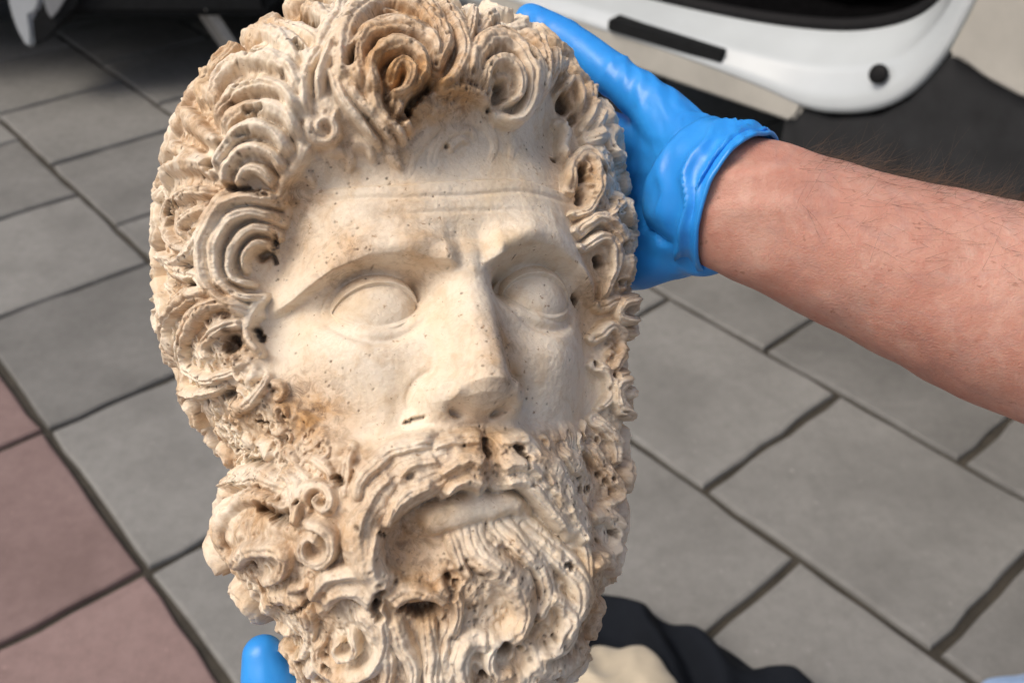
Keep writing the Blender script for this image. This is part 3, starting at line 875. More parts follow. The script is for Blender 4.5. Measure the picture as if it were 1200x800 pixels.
    lk(m, L((812, 282), (740, 282), (660, 302), (590, 342), (545, 405), (538, 480), (560, 540), (604, 578)), 52, 34, 13.0, 7, (0.06, 0.12), off=6)
    lk(m, L((700, 232), (640, 242), (580, 275), (530, 322), (506, 385)), 22, 13, 11.5, 4, (0.2, 0.2), off=6)
    lk(m, L((805, 240), (765, 228), (722, 236), (690, 256)), 20, 12, 12, 3, off=6)
    lk(m, L((806, 292), (770, 272), (728, 284), (705, 316)), 20, 12, 15.5, 3, off=6)
    lk(m, L((700, 268), (652, 286), (618, 318)), 18, 11, 15.2, 3, off=6)
    lk(m, L((806, 335), (772, 318), (738, 334), (716, 362)), 17, 11, 14.5, 3, off=6)
    lk(m, L((690, 330), (636, 352), (596, 392), (576, 436)), 19, 12, 14.8, 4, off=6)
    lk(m, L((598, 305), (556, 348), (530, 405), (520, 450)), 18, 11, 14.4, 3, off=6)
    lk(m, L((560, 420), (548, 478), (560, 530), (592, 566)), 18, 12, 14.0, 3, off=6)
    lk(m, L((512, 400), (508, 460), (526, 520)), 14, 9, 9, 2, off=6)
    lk(m, L((832, 285), (890, 280), (948, 318), (1000, 385), (1040, 462)), 44, 28, 11.5, 6, (0.06, 0.12), off=6)
    lk(m, L((836, 240), (876, 226), (918, 242), (946, 272)), 19, 11, 10.5, 3, off=6)
    lk(m, L((840, 300), (872, 276), (910, 292), (938, 326)), 19, 11, 13.5, 3, off=6)
    lk(m, L((920, 262), (966, 290), (1004, 336), (1024, 380)), 17, 11, 10.5, 3, off=6)
    lk(m, L((845, 336), (890, 322), (930, 350), (962, 396), (1000, 446)), 18, 12, 12.5, 3, off=6)
    lk(m, L((950, 330), (990, 376), (1020, 430), (1040, 470)), 17, 11, 12.5, 3, off=6)
    lk(m, L((505, 250), (492, 310), (484, 370)), 11, 7, 6, 2, off=6)
    hole(L((818, 232), (816, 248), (820, 265)), 4.2, 5); hole(L((634, 192), (652, 184), (670, 182)), 2.3, 3.2); hole(L((885, 245), (900, 265), (910, 275)), 3.2, 5); hole(L((565, 445), (580, 455)), 2.4, 4)
    # ------------------------------------------------ lower lip
    lk('lower_lip', L((655, 425), (720, 408), (800, 390), (870, 382), (905, 395)), 29, 20, 8.0, 1, (0.18, 0.14), off=3)
FACE_POLY = [(320, 262), (330, 225), (362, 200), (396, 188), (420, 172), (462, 176), (500, 165), (540, 150), (580, 150), (612, 148), (640, 130), (655, 160), (668, 215), (684, 262), (690, 300), (692, 350), (697, 400), (700, 450), (702, 500),
             (660, 500), (600, 500), (540, 500), (480, 505), (440, 525), (405, 520), (375, 500), (345, 470), (322, 430), (310, 380), (308, 320)]
MOUTH_POLY = [(462, 612), (500, 575), (560, 560), (620, 565), (640, 590), (628, 620), (590, 622), (545, 625), (520, 650), (500, 672), (470, 665), (452, 640)]
STAINS = [(500, 30, 70, 1.0), (455, 80, 55, 1.0), (530, 110, 45, 1.0), (585, 400, 26, .9), (592, 440, 26, 1.0), (565, 460, 20, .6), (345, 470, 40, 1.0), (560, 530, 40, .7), (440, 560, 40, .6), (340, 235, 45, .7), (400, 300, 45, .6),
      # px, py, radius px, strength: where the marble is browned by the soil
    (470, 45, 60, .85), (500, 100, 55, 1.0), (470, 135, 45, .9), (462, 185, 22, .7), (530, 70, 40, .7), (365, 490, 48, 1.0), (340, 260, 60, .45), (480, 640, 55, .75), (430, 610, 50, .6), (300, 600, 45, .7), (255, 660, 40, .6),
    (500, 690, 55, .8), (345, 15, 40, .7), (270, 60, 50, .5), (575, 415, 45, .6), (380, 310, 40, .6), (490, 300, 35, .5), (700, 100, 50, .6), (690, 210, 45, .6), (700, 340, 40, .6), (700, 700, 40, .8), (705, 560, 40, .6), (210, 260, 50, .5), (270, 410, 30, .6), (330, 760, 45, .5),
    (560, 450, 40, .45), (600, 50, 45, .5), (395, 170, 40, .5), (330, 470, 40, .4), (470, 260, 60, .3)]
HV_L, HV_R, HV_T = 30.0, 13.0, 35.0
def blur3(a, n): return np.stack([blur(a[..., k], n) for k in range(3)], -1)
def build_head():
    P0 = base_head()
    N0 = grid_normals(P0)
    if np.mean(np.sum(N0 * P0, -1)) < 0: N0 = -N0
    trace_all()
    camc = -HEAD_T @ HR                            # camera position in the head frame
    # --- skin / hair masks
    x0, y0, dep0 = proj(P0 + N0 * 3.0)
    facing = np.sum(N0 * (camc - P0), -1) > 0
    skin = (in_poly(x0, y0, FACE_POLY) | in_poly(x0, y0, MOUTH_POLY)) & facing & (P0[..., 2] > 5)
    zone = in_poly(x0, y0, FACE_POLY + []) & facing & (P0[..., 2] > 5)
    zone |= in_poly(x0, y0, [(440, 500), (700, 480), (690, 600), (600, 760), (480, 760), (420, 600)]) & facing & (P0[..., 2] > 5)
    wide = blur(blur(zone.astype(np.float32), 45), 45)
    fr, eye, nose = face_relief(P0)
    # --- the body of the hair: thick over the crown and the near side, thinner on the far jaw
    nx = P0[..., 0] / np.linalg.norm(P0, axis=-1)
    yy = P0[..., 1]
    left = np.interp(yy, [-172, -150, -125, -100, -82, -66, -50, -28, 0, 45, 113], [-4, -5, -4, 8, 15, 3, 0, 11, 20, 24, 26])
    right = HV_R * np.ones_like(yy)
    k = sstep(-0.75, 0.75, -nx)
    hv = left * k + right * (1 - k)
    hv = hv * (1 - sstep(45, 110, yy)) + HV_T * sstep(45, 110, yy)
    hv = hv * sstep(0.0, 0.85, 1 - wide)
    hv = blur(hv.astype(np.float32), 12)
    fr = fr * (1 - sstep(0.5, 7.0, hv))
    P0 = P0 + N0 * hv[..., None]
    N0 = grid_normals(blur3(P0, 12))
    if np.mean(np.sum(N0 * P0, -1)) < 0: N0 = -N0
    x0, y0, dep0 = proj(P0 + N0 * 3.0)
    facing = np.sum(N0 * (camc - P0), -1) > 0
    # the locks were carved from the front: they stand out towards it, more than square to the skull
    front_dir = camc / np.linalg.norm(camc)
    cosf = np.sum(N0 * front_dir, -1)
    wv = (0.72 * sstep(-0.05, 0.45, cosf))[..., None]
    D0 = N0 * (1 - wv) + front_dir * wv
    D0 /= np.linalg.norm(D0, axis=-1, keepdims=True)
    DEC = 2
    Pd, Nd, Dd = P0[::DEC, ::DEC], N0[::DEC, ::DEC], D0[::DEC, ::DEC]
    shp = Pd.shape[:2]
    surf = {}
    for off in {l[7] for l in LOCKS} | {0.0, 10.0}:
        Q = Pd + Dd * off
        x, y, dep = proj(Q)
        fac = np.sum(Nd * (camc - Q), -1) > 0
        surf[off] = (np.where(fac, x, 1e6).ravel(), y.ravel(), dep.ravel())
    Pf, Nf = Pd.reshape(-1, 3), Nd.reshape(-1, 3)
    def hit(px, py, off):
        x, y, dep = surf[off]
        i = np.argmin((x - px) ** 2 + (y - py) ** 2)
        return i, dep[i]
    soft = blur(skin.astype(np.float32), 9)
    hairm = 1 - soft
    fwd = np.zeros_like(P0)
    fwd[..., 2] = fr
    S = P0 + fwd                                    # carved skin
    # --- hair relief
    d = (4.0 * hairm).astype(np.float32)
    low = P0[..., 1] < -45
    wob = lattice_noise(P0, 9.0, 1) * 1.6 + lattice_noise(P0, 4.0, 2) * 1.0
    d += hairm * (wob + np.abs(lattice_noise(P0 * np.array([1, .6, 1]), 3.2, 3)) * 1.4)
    owner = np.full(P0.shape[:2], -1, np.int32)
    own_h = np.full(P0.shape[:2], -99.0, np.float32)
    flat = P0.reshape(-1, 3).astype(np.float32)
    Nflat = N0.reshape(-1, 3)
    dfl, ofl, hfl = d.reshape(-1), owner.reshape(-1), own_h.reshape(-1)
    phi_all = np.arcsin(np.clip(P0[..., 1] / np.linalg.norm(P0, axis=-1), -1, 1))
    drop_phi = PH
    strand_var = lattice_noise(P0, 5.0, 11).reshape(-1) * 0.12
    bwarp = (lattice_noise(P0, 7.0, 12).reshape(-1) * 0.17 + lattice_noise(P0, 2.8, 13).reshape(-1) * 0.08)
    HSC = 0.86
    base_level = {'hair': 2.5, 'beard': 2.0, 'moustache': 3.5, 'face': -0.2, 'lower_lip': 0.0}
    parts = []
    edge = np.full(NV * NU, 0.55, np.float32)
    # pixel positions of the facing surface, 10 mm proud (where the tops of the locks lie)
    pix = {}
    for off in {l[7] for l in LOCKS}:
        Qs_ = P0 + D0 * off
        vx, vy, vd = proj(Qs_)
        fc = np.nonzero((np.sum(N0 * (camc - Qs_), -1) > 0).reshape(-1) & (vx.reshape(-1) > -80) & (vx.reshape(-1) < 1280))[0]
        vx, vy = vx.reshape(-1)[fc].astype(np.float32), vy.reshape(-1)[fc].astype(np.float32)
        pix[off] = (fc, vx, vy)
    def stamp_px(idx, p, Q, w, w3, hgt, n, taper, base, off):
        fc, vx, vy = pix[off]
        r = w.max() * 1.2 + 2
        m = np.nonzero((vx > p[:, 0].min() - r) & (vx < p[:, 0].max() + r) & (vy > p[:, 1].min() - r) & (vy < p[:, 1].max() + r))[0]
        if len(m) == 0: return
        vid, X, Y = fc[m], vx[m], vy[m]
        V = flat[vid]
        best = np.full(len(vid), 1e9, np.float32)
        bt, bs = np.zeros(len(vid), np.float32), np.zeros(len(vid), np.float32)
        ns = len(p) - 1
        for k in range(ns):
            ax, ay = p[k]
            ex, ey = p[k + 1] - p[k]
            L2 = ex * ex + ey * ey + 1e-6
            u = np.clip(((X - ax) * ex + (Y - ay) * ey) / L2, 0, 1)
            dx, dy = X - ax - u * ex, Y - ay - u * ey
            ww = w[k] * (1 - u) + w[k + 1] * u
            q = (dx * dx + dy * dy) / (ww * ww)
            better = q < best
            best = np.where(better, q, best)
            bt = np.where(better, (k + u) / ns, bt)
            bs = np.where(better, np.sign(ex * dy - ey * dx) * np.sqrt(q), bs)
        # never wrap further round the head than a lock could
        f = bt * ns
        k0 = np.minimum(f.astype(int), ns - 1)
        C3 = Q[k0] + (Q[k0 + 1] - Q[k0]) * (f - k0)[:, None]
        q3 = np.linalg.norm(V - C3, axis=1) / (w3[k0] * 2.4)
        s = np.sign(bs) * np.maximum(np.abs(bs), q3)
        finish(idx, vid, s, bt, hgt, n, taper, base)
    def finish(idx, vid, s, bt, hgt, n, taper, base):
        s = s + bwarp[vid]
        ins = np.abs(s) < 1.0
        if not ins.any(): return
        vid, s, t = vid[ins], s[ins], bt[ins]
        dome = (1 - np.abs(s) ** 2.2) ** 0.55
        ends = sstep(0, taper[0], t + 0.25 * taper[0]) * sstep(0, taper[1], 1 - t + 0.3 * taper[1])
        fl = 0.25 if taper[0] < 0.25 else 0.0
        ends = fl + (1 - fl) * ends
        hh = hgt * dome * ends
        if n > 1:
            a = np.abs(np.cos(np.pi * n * (s + 1) / 2 + strand_var[vid] * 3 + np.pi / 2))
            groove = (1 - a) ** 2.0
            hh = hh - min(2.2, hgt * 0.24) * (0.6 if n > 3 else 1.0) * groove * (1 - 0.5 * np.abs(s))
        new = base + hh
        up = new > np.where(hfl[vid] > -50, hfl[vid], dfl[vid] - 2.0)
        vv = vid[up]
        hfl[vv] = new[up]
        dfl[vv] = new[up]
        ofl[vv] = idx
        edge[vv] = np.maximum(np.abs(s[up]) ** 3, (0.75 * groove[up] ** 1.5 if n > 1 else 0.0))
    def stamp(idx, Q, T, w, hgt, n, taper, base):
        """raise one lock: Q base points, T side vectors, w half widths (mm)"""
        r = w.max() * 1.25 + 1.0
        c = Q.mean(0)
        R = np.linalg.norm(Q - c, axis=1).max() + r
        # grid window around the lock
        ph = np.arcsin(Q[:, 1] / np.linalg.norm(Q, axis=1))
        m = r / np.linalg.norm(Q, axis=1).min()
        i0, i1 = np.searchsorted(PH, [ph.min() - m, ph.max() + m])
        rows = np.arange(max(i0, 0), min(i1 + 1, NV))
        blk = flat.reshape(NV, NU, 3)[rows]
        sel = np.nonzero(((blk - c) ** 2).sum(-1) < R * R)
        vid = rows[sel[0]] * NU + sel[1]
        if len(vid) == 0: return
        V = flat[vid]
        A, B = Q[:-1], Q[1:]
        best = np.full(len(vid), 1e9, np.float32)
        bt = np.zeros(len(vid), np.float32)
        bs = np.zeros(len(vid), np.float32)
        ns = len(A)
        for k in range(ns):
            ab = B[k] - A[k]
            L2 = ab @ ab + 1e-9
            av = V - A[k]
            u = np.clip(av @ ab / L2, 0, 1)
            dv = av - u[:, None] * ab
            ww = w[k] * (1 - u) + w[k + 1] * u
            q = (dv * dv).sum(1) / (ww * ww)
            better = q < best
            best = np.where(better, q, best)
            bt = np.where(better, (k + u) / ns, bt)
            sd_ = (dv @ T[k]) / ww
            bs = np.where(better, np.sign(sd_) * np.sqrt(q), bs)
        finish(idx, vid, bs, bt, hgt, n, taper, base)
    idx = 0
    for part, pts, w0, w1, hgt, n, taper, off in LOCKS:
        p = smooth_path(pts, max(12, 4 * len(pts)))
        seg = np.concatenate([[0], np.cumsum(np.hypot(*np.diff(p, axis=0).T))])
        m = int(np.clip(seg[-1] / 5.0, 8, 60))
        t = np.linspace(0, seg[-1], m)
        p = np.stack([np.interp(t, seg, p[:, 0]), np.interp(t, seg, p[:, 1])], 1)
        if part != 'lower_lip':                    # no two carved by the same stroke
            ph1, ph2 = random.random() * 6.28, random.random() * 6.28
            p = p + np.stack([np.sin(np.linspace(0, 5, m) + ph1), np.sin(np.linspace(0, 6, m) + ph2)], 1) * min(2.2, 0.14 * w0)
        hits = [hit(a, b, off) for a, b in p]
        ids = np.array([h_[0] for h_ in hits])
        dep = np.array([h_[1] for h_ in hits])
        Q = Pf[ids].copy()
        for _ in range(2): Q[1:-1] = (Q[:-2] + 2 * Q[1:-1] + Q[2:]) / 4
        tt = np.linspace(0, 1, m)
        # swell in the middle, narrow at the tip
        w = (w0 * (1 - tt) + w1 * tt) * (0.86 + 0.22 * np.sin(np.pi * np.clip(tt * 1.1, 0, 1))) * 0.74
        stamp_px(idx, p, Q, w, w * dep / F_PX, hgt * HSC * (1.18 if part != 'hair' else 1.0) * (0.92 + 0.16 * random.random()), n, taper, base_level[part], off)
        parts.append(part)
        idx += 1
    # --- unseen and uncovered hair: free curls
    r2 = np.random.default_rng(5)
    cand = np.nonzero((hairm.reshape(-1) > 0.9) & (np.abs(PH).repeat(NU) < 1.45))[0]
    cand = r2.choice(cand, 5200, replace=False)
    vis = facing.reshape(-1)
    inframe = vis & (x0.reshape(-1) > 0) & (x0.reshape(-1) < 1200) & (y0.reshape(-1) > -5) & (y0.reshape(-1) < 805)
    placed = []
    for v in cand:
        if ofl[v] >= 0: continue
        c = flat[v]
        small = bool(inframe[v])
        gap = 6.5 if small else 17.0
        if any((c - q) @ (c - q) < max(gap, g2) ** 2 for q, g2 in placed): continue
        placed.append((c, gap))
        nrm = Nflat[v]
        a = np.cross(nrm, [0, 1, 0.1]); a /= np.linalg.norm(a)
        b_ = np.cross(nrm, a)
        rad = r2.uniform(3.2, 5.0) if small else r2.uniform(9.0, 13.0)
        sense = r2.choice([-1, 1])
        a0 = r2.uniform(0, 6.28)
        turns = 0.8 if small else 1.35
        tt = np.linspace(0, 1, 12 if small else 26)
        rr = rad * (1 - 0.8 * tt)
        an = a0 + sense * 2 * np.pi * turns * tt
        Q = c + np.outer(rr * np.cos(an), a) + np.outer(rr * np.sin(an), b_)
        r_c = np.linalg.norm(c)
        Q = Q - np.outer((Q - c) @ nrm, nrm) - nrm * ((rr ** 2) / (2 * 85.0))[:, None]
        tg = np.gradient(Q, axis=0)
        T = np.cross(tg, nrm)
        T /= np.linalg.norm(T, axis=1, keepdims=True) + 1e-6
        w = (rad * (0.46 if small else 0.40)) * (1 - 0.4 * tt)
        part = 'hair' if (c[1] > -55) else 'beard'
        stamp(idx, Q, T[:-1], w, (r2.uniform(3.0, 5.0) if small else r2.uniform(8, 11)), 1 if small else 3, (0.15, 0.2), base_level[part])
        parts.append(part)
        idx += 1
    d, owner = dfl.reshape(NV, NU), ofl.reshape(NV, NU)
    # --- drilled holes
    soil = np.zeros((NV, NU), np.float32)
    def dent(c_idx, rad, dep, soilamt, sharp=3.0, win=None):
        i, j = divmod(c_idx, NU)
        rr = np.linalg.norm(P0[i, j])
        k = int(rad * 1.6 / (rr * (PH[1] - PH[0]))) + 2
        kj = int(rad * 1.6 / (max(0.15, math.cos(PH[i])) * rr * (TH[(j + 1) % NU] - TH[j]) % (2 * math.pi) + 1e-6)) + 2
        kj = min(kj, 120)
        ri = np.arange(max(0, i - k), min(NV, i + k + 1))
        cj = np.arange(j - kj, j + kj + 1) % NU
        sub = P0[np.ix_(ri, cj)]
        q = np.sqrt(((sub - P0[i, j]) ** 2).sum(-1)) / rad
        q = q * (1 + 0.35 * lattice_noise(sub, rad * 0.8 + 0.3, 77))
        f = np.exp(-q ** sharp)
        d[np.ix_(ri, cj)] -= dep * f
        if soilamt:
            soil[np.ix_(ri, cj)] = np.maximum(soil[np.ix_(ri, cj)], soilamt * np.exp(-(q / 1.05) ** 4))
    def dent_field(c_idx, rad):
        i, j = divmod(c_idx, NU)
        rr = np.linalg.norm(P0[i, j])
        k = int(rad * 1.8 / (rr * (PH[1] - PH[0]))) + 2
        kj = min(int(rad * 1.8 / (max(0.15, math.cos(PH[i])) * rr * 0.0042)) + 2, 120)
        ri = np.arange(max(0, i - k), min(NV, i + k + 1))
        cj = np.arange(j - kj, j + kj + 1) % NU
        sub = P0[np.ix_(ri, cj)]
        q = np.sqrt(((sub - P0[i, j]) ** 2).sum(-1)) / rad
        q = q * (1 + 0.30 * lattice_noise(sub, rad * 0.8 + 0.3, 77))
        return ri, cj, np.exp(-q ** 3)
    dec_w = shp[1]
    def full_index(i): return (i // dec_w) * DEC * NU + (i % dec_w) * DEC
    d = blur(d, 1)
    for pts, r, dep in HOLES:
        # one channel: carve the deepest of its steps, not their sum
        acc = np.zeros_like(d)
        am = 0.85 * random.uniform(0.5, 1.0)
        for hx, hy in pts:
            i, dd = hit(hx, hy, 10.0)
            rows, cols, f = dent_field(full_index(i), r * dd / F_PX)
            ix = np.ix_(rows, cols)
            acc[ix] = np.maximum(acc[ix], f)
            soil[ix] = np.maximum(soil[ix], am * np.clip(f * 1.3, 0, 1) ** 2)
        d -= dep * acc
    # --- wear: shallow chips and fine roughness
    d = d + lattice_noise(P0, 2.4, 21) * (0.12 + 0.42 * hairm) + lattice_noise(P0, 1.1, 22) * (0.06 + 0.22 * hairm) + lattice_noise(P0, 4.5, 25) * 0.8 * hairm + lattice_noise(P0, 14.0, 23) * 0.5
    chip = np.clip(lattice_noise(P0, 5.0, 24) - 0.38, 0, 1)
    d -= chip * 3.4 * hairm
    # --- pits
    r3 = np.random.default_rng(9)
    stain_w = np.zeros((NV, NU), np.float32)
    for sx, sy, sr, st in STAINS:
        i, dd = hit(sx, sy, 6.0 if 6.0 in surf else 0.0)
        c = Pf[i]
        rad = sr * dd / F_PX
        stain_w = np.maximum(stain_w, st * np.exp(-(((P0 - c) ** 2).sum(-1)) / (rad * rad)))
    stain_w = np.maximum(stain_w, 0.5 * hairm * sstep(-0.1, 0.6, lattice_noise(P0, 18.0, 51) + 0.4 * lattice_noise(P0, 7.0, 52)))
    stain_w = stain_w.astype(np.float32)
    front_ids = np.nonzero((facing & (P0[..., 2] > -60)).reshape(-1))[0]
    wgt = (0.05 + 0.40 * hairm.reshape(-1)[front_ids] + 1.2 * stain_w.reshape(-1)[front_ids])
    ctr = lattice_noise(P0, 11.0, 31).reshape(-1)[front_ids]
    wgt = wgt * np.clip(0.3 + ctr * 1.6, 0.03, 2)
    wgt /= wgt.sum()
    for v in r3.choice(front_ids, 1500, replace=False, p=wgt):
        rad = r3.choice([0.35, 0.5, 0.7, 1.0, 1.4], p=[.32, .3, .22, .12, .04])
        if hairm.reshape(-1)[v] < 0.5: rad = min(rad, 0.55) * 0.8
        dent(int(v), rad, rad * r3.uniform(0.7, 1.6), r3.uniform(0.4, 1.0), 2.5)
    # burial soil still lodged in some of the carved channels
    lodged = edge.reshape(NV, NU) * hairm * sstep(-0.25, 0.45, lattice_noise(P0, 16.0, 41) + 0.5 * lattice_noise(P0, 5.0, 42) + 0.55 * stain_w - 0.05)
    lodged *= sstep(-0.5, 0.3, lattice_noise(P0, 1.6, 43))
    PF = S + D0 * d[..., None]
    NF = grid_normals(PF)
    if np.mean(np.sum(NF * PF, -1)) < 0: NF = -NF
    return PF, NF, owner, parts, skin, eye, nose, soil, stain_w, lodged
def marble():
    M = Mat('weathered_marble')
    c = M.coord()
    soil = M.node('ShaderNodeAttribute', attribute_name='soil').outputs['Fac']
    stain = M.node('ShaderNodeAttribute', attribute_name='stain').outputs['Fac']
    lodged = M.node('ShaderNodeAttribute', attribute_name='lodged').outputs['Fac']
    big = M.noise(c, 22, 5, 0.6, 0.6)
    mid = M.noise(c, 90, 6, 0.65, 0.4)
    fine = M.noise(c, 420, 4, 0.6)
    base = M.ramp(big, [(0.30, (0.80, 0.71, 0.58)), (0.52, (0.79, 0.685, 0.545)), (0.70, (0.72, 0.57, 0.39))])
    base = M.mix(M.ramp(mid, [(0.50, 0.0), (0.70, 0.65)]), base, (0.62, 0.45, 0.28))
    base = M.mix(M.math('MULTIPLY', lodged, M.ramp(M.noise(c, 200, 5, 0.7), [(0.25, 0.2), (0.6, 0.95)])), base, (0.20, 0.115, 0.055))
    # ochre staining, brown soil crust
    och = M.math('MULTIPLY', stain, M.ramp(M.noise(c, 60, 6, 0.7, 0.5), [(0.25, 0.1), (0.58, 1.0)]))
    base = M.mix(M.math('MINIMUM', M.math('MULTIPLY', och, 1.0), 0.92), base, (0.50, 0.275, 0.105))
    crust = M.math('MULTIPLY', stain, M.ramp(M.noise(c, 170, 6, 0.75, 0.8), [(0.47, 0.0), (0.62, 1.0)]))
    base = M.mix(M.math('MULTIPLY', crust, 0.85), base, (0.17, 0.10, 0.055))
    vein = M.ramp(M.noise(c, 35, 8, 0.75, 1.6), [(0.485, 0.0), (0.5, 0.32), (0.515, 0.0)])
    base = M.mix(vein, base, (0.50, 0.36, 0.22))
    speck = M.ramp(M.noise(c, 330, 3, 0.6), [(0.66, 0.0), (0.72, 0.75)])
    base = M.mix(speck, base, (0.33, 0.21, 0.12))
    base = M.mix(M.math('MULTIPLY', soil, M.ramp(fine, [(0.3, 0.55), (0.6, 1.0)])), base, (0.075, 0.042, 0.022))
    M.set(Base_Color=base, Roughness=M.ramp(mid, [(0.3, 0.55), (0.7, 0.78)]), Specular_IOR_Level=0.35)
    M.set(Subsurface_Weight=0.12, Subsurface_Scale=0.0025)
    M.p.inputs['Subsurface Radius'].default_value = (1.0, 0.7, 0.45)
    M.bump(M.math('ADD', fine, M.math('MULTIPLY', mid, 1.5)), 0.6, 0.0008)
    return M.m

def split_head():
    PF, NF, owner, parts, skin, eye, nose, soil, stain, lodged = build_head()
    global HEAD_SURF
    HEAD_SURF = PF
    root = empty('marble_head')
    root.matrix_world = head_to_world_matrix()
    tag(root, 'weathered cream marble head of a bearded man with curly hair, held in blue gloves', 'sculpture')
    mat = marble()
    n = len(parts)
    # region per vertex: locks first, then face features, then the ground of each part
    reg = owner.copy()
    names = {}
    FACE, HAIR, BEARD, MOUST, EYE1, EYE2, NOSE = range(n, n + 7)
    y = PF[..., 1]
    none = owner < 0
    isface = np.zeros(n, bool)
    for k, p in enumerate(parts): isface[k] = p == 'face'
    reg[none & skin] = FACE
    reg[(owner >= 0) & isface[np.maximum(owner, 0)]] = FACE
    reg[none & ~skin & (y > -62)] = HAIR
    reg[none & ~skin & (y <= -62)] = BEARD
    reg[(reg == FACE) & (nose)] = NOSE
    reg[(reg == FACE) & (eye == 1)] = EYE1
    reg[(reg == FACE) & (eye == 2)] = EYE2
    V = PF.reshape(-1, 3) / 1000.0
    V[:, 1] -= BASE_Y / 1000.0
    Nf = NF.reshape(-1, 3)
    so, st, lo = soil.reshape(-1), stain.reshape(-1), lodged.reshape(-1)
    i = np.arange(NV - 1)[:, None] * NU
    j = np.arange(NU)[None, :]
    jn = (j + 1) % NU
    Q = np.stack([i + j, i + jn, i + NU + jn, i + NU + j], -1).reshape(-1, 4)
    # a lock cut in two by another: each large piece is a lock of its own, crumbs go to the ground of the part
    rg = reg[:-1]
    home = np.where(PF[:-1, :, 1] > -62, HAIR, BEARD)
    extra = []
    nxt = n + 7
    for k in range(n):
        if parts[k] == 'face': continue
        ii, jj = np.nonzero(rg == k)
        if len(ii) == 0: continue
        if jj.max() - jj.min() > NU // 2: jj = (jj + NU // 2) % NU; sh_ = NU // 2
        else: sh_ = 0
        i0, j0 = ii.min(), jj.min()
        m = np.zeros((ii.max() - i0 + 3, jj.max() - j0 + 3), bool)
        m[ii - i0 + 1, jj - j0 + 1] = True
        lab = np.where(m, np.arange(m.size).reshape(m.shape) + 1, 0)
        while True:
            new = lab.copy()
            for ax_ in (0, 1):
                for st_ in (1, -1): new = np.maximum(new, np.roll(new, st_, ax_) * m)
            # long runs: sweep maxima along rows and columns in one go
            if (new == lab).all(): break
            lab = new
        ids_, cnt_ = np.unique(lab[m], return_counts=True)
        if len(ids_) == 1: continue
        main = ids_[np.argmax(cnt_)]
        for c_, q_ in zip(ids_, cnt_):
            if c_ == main: continue
            a_, b_ = np.nonzero(lab == c_)
            a_, b_ = a_ + i0 - 1, (b_ + j0 - 1 - sh_) % NU
            if q_ < 60 or parts[k] in ('lower_lip', 'moustache'): rg[a_, b_] = home[a_, b_] if parts[k] != 'lower_lip' else FACE
            else:
                rg[a_, b_] = nxt
                extra.append(parts[k])
                nxt += 1
    regq = rg.reshape(-1)
    # poles closed with one face each
    order = np.argsort(regq, kind='stable')
    Qs, rs = Q[order], regq[order]
    bounds = np.searchsorted(rs, np.arange(nxt + 1))
    def make(name, quads, parent, extra=None):
        ids, inv = np.unique(quads.reshape(-1), return_inverse=True)
        me = bpy.data.meshes.new(name)
        nq = len(quads)
        me.vertices.add(len(ids))
        me.vertices.foreach_set('co', V[ids].astype(np.float32).ravel())
        me.loops.add(nq * 4)
        me.loops.foreach_set('vertex_index', inv.astype(np.int32))
        me.polygons.add(nq)
        me.polygons.foreach_set('loop_start', np.arange(nq, dtype=np.int32) * 4)
        me.update(calc_edges=True)
        me.polygons.foreach_set('use_smooth', np.ones(nq, bool))
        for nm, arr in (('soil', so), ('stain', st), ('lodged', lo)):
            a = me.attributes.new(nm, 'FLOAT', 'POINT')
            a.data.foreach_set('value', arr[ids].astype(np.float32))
        me.normals_split_custom_set_from_vertices(Nf[ids].astype(np.float32))
        me.materials.append(mat)
        o = bpy.data.objects.new(name, me)
        COL.objects.link(o)
        o.parent = parent
        return o
    def quads(k): return Qs[bounds[k]:bounds[k + 1]]
    face = make('face', quads(FACE), root)
    make('nose', quads(NOSE), face)
    make('eye', quads(EYE1), face); make('eye', quads(EYE2), face)
    top = {'hair': make('hair', quads(HAIR), root), 'beard': make('beard', quads(BEARD), root)}
    # the poles (crown and broken base)
    for row, par in ((NV - 1, 'hair'), (0, 'beard')):
        ring = V[row * NU:(row + 1) * NU]
        me = bpy.data.meshes.new('cap')
        cpt = ring.mean(0)
        vv = [tuple(cpt)] + [tuple(q) for q in ring]
        ff = [(0, 1 + k, 1 + (k + 1) % NU) if row else (0, 1 + (k + 1) % NU, 1 + k) for k in range(NU)]
        mesh_obj('crown' if row else 'broken_base', vv, ff, mat, top[par])
    mroot = None
    for k in list(range(n)) + list(range(n + 7, nxt)):
        q = quads(k)
        p = parts[k] if k < n else extra[k - n - 7]
        if p == 'face' or len(q) < 1: continue
        if p == 'lower_lip':
            make('lower_lip', q, face)
        elif p == 'moustache':
            if mroot is None: mroot = make('moustache', q, root)
            else: make('strand', q, mroot)
        else:
            make('curl', q, top[p])
    return root
split_head()
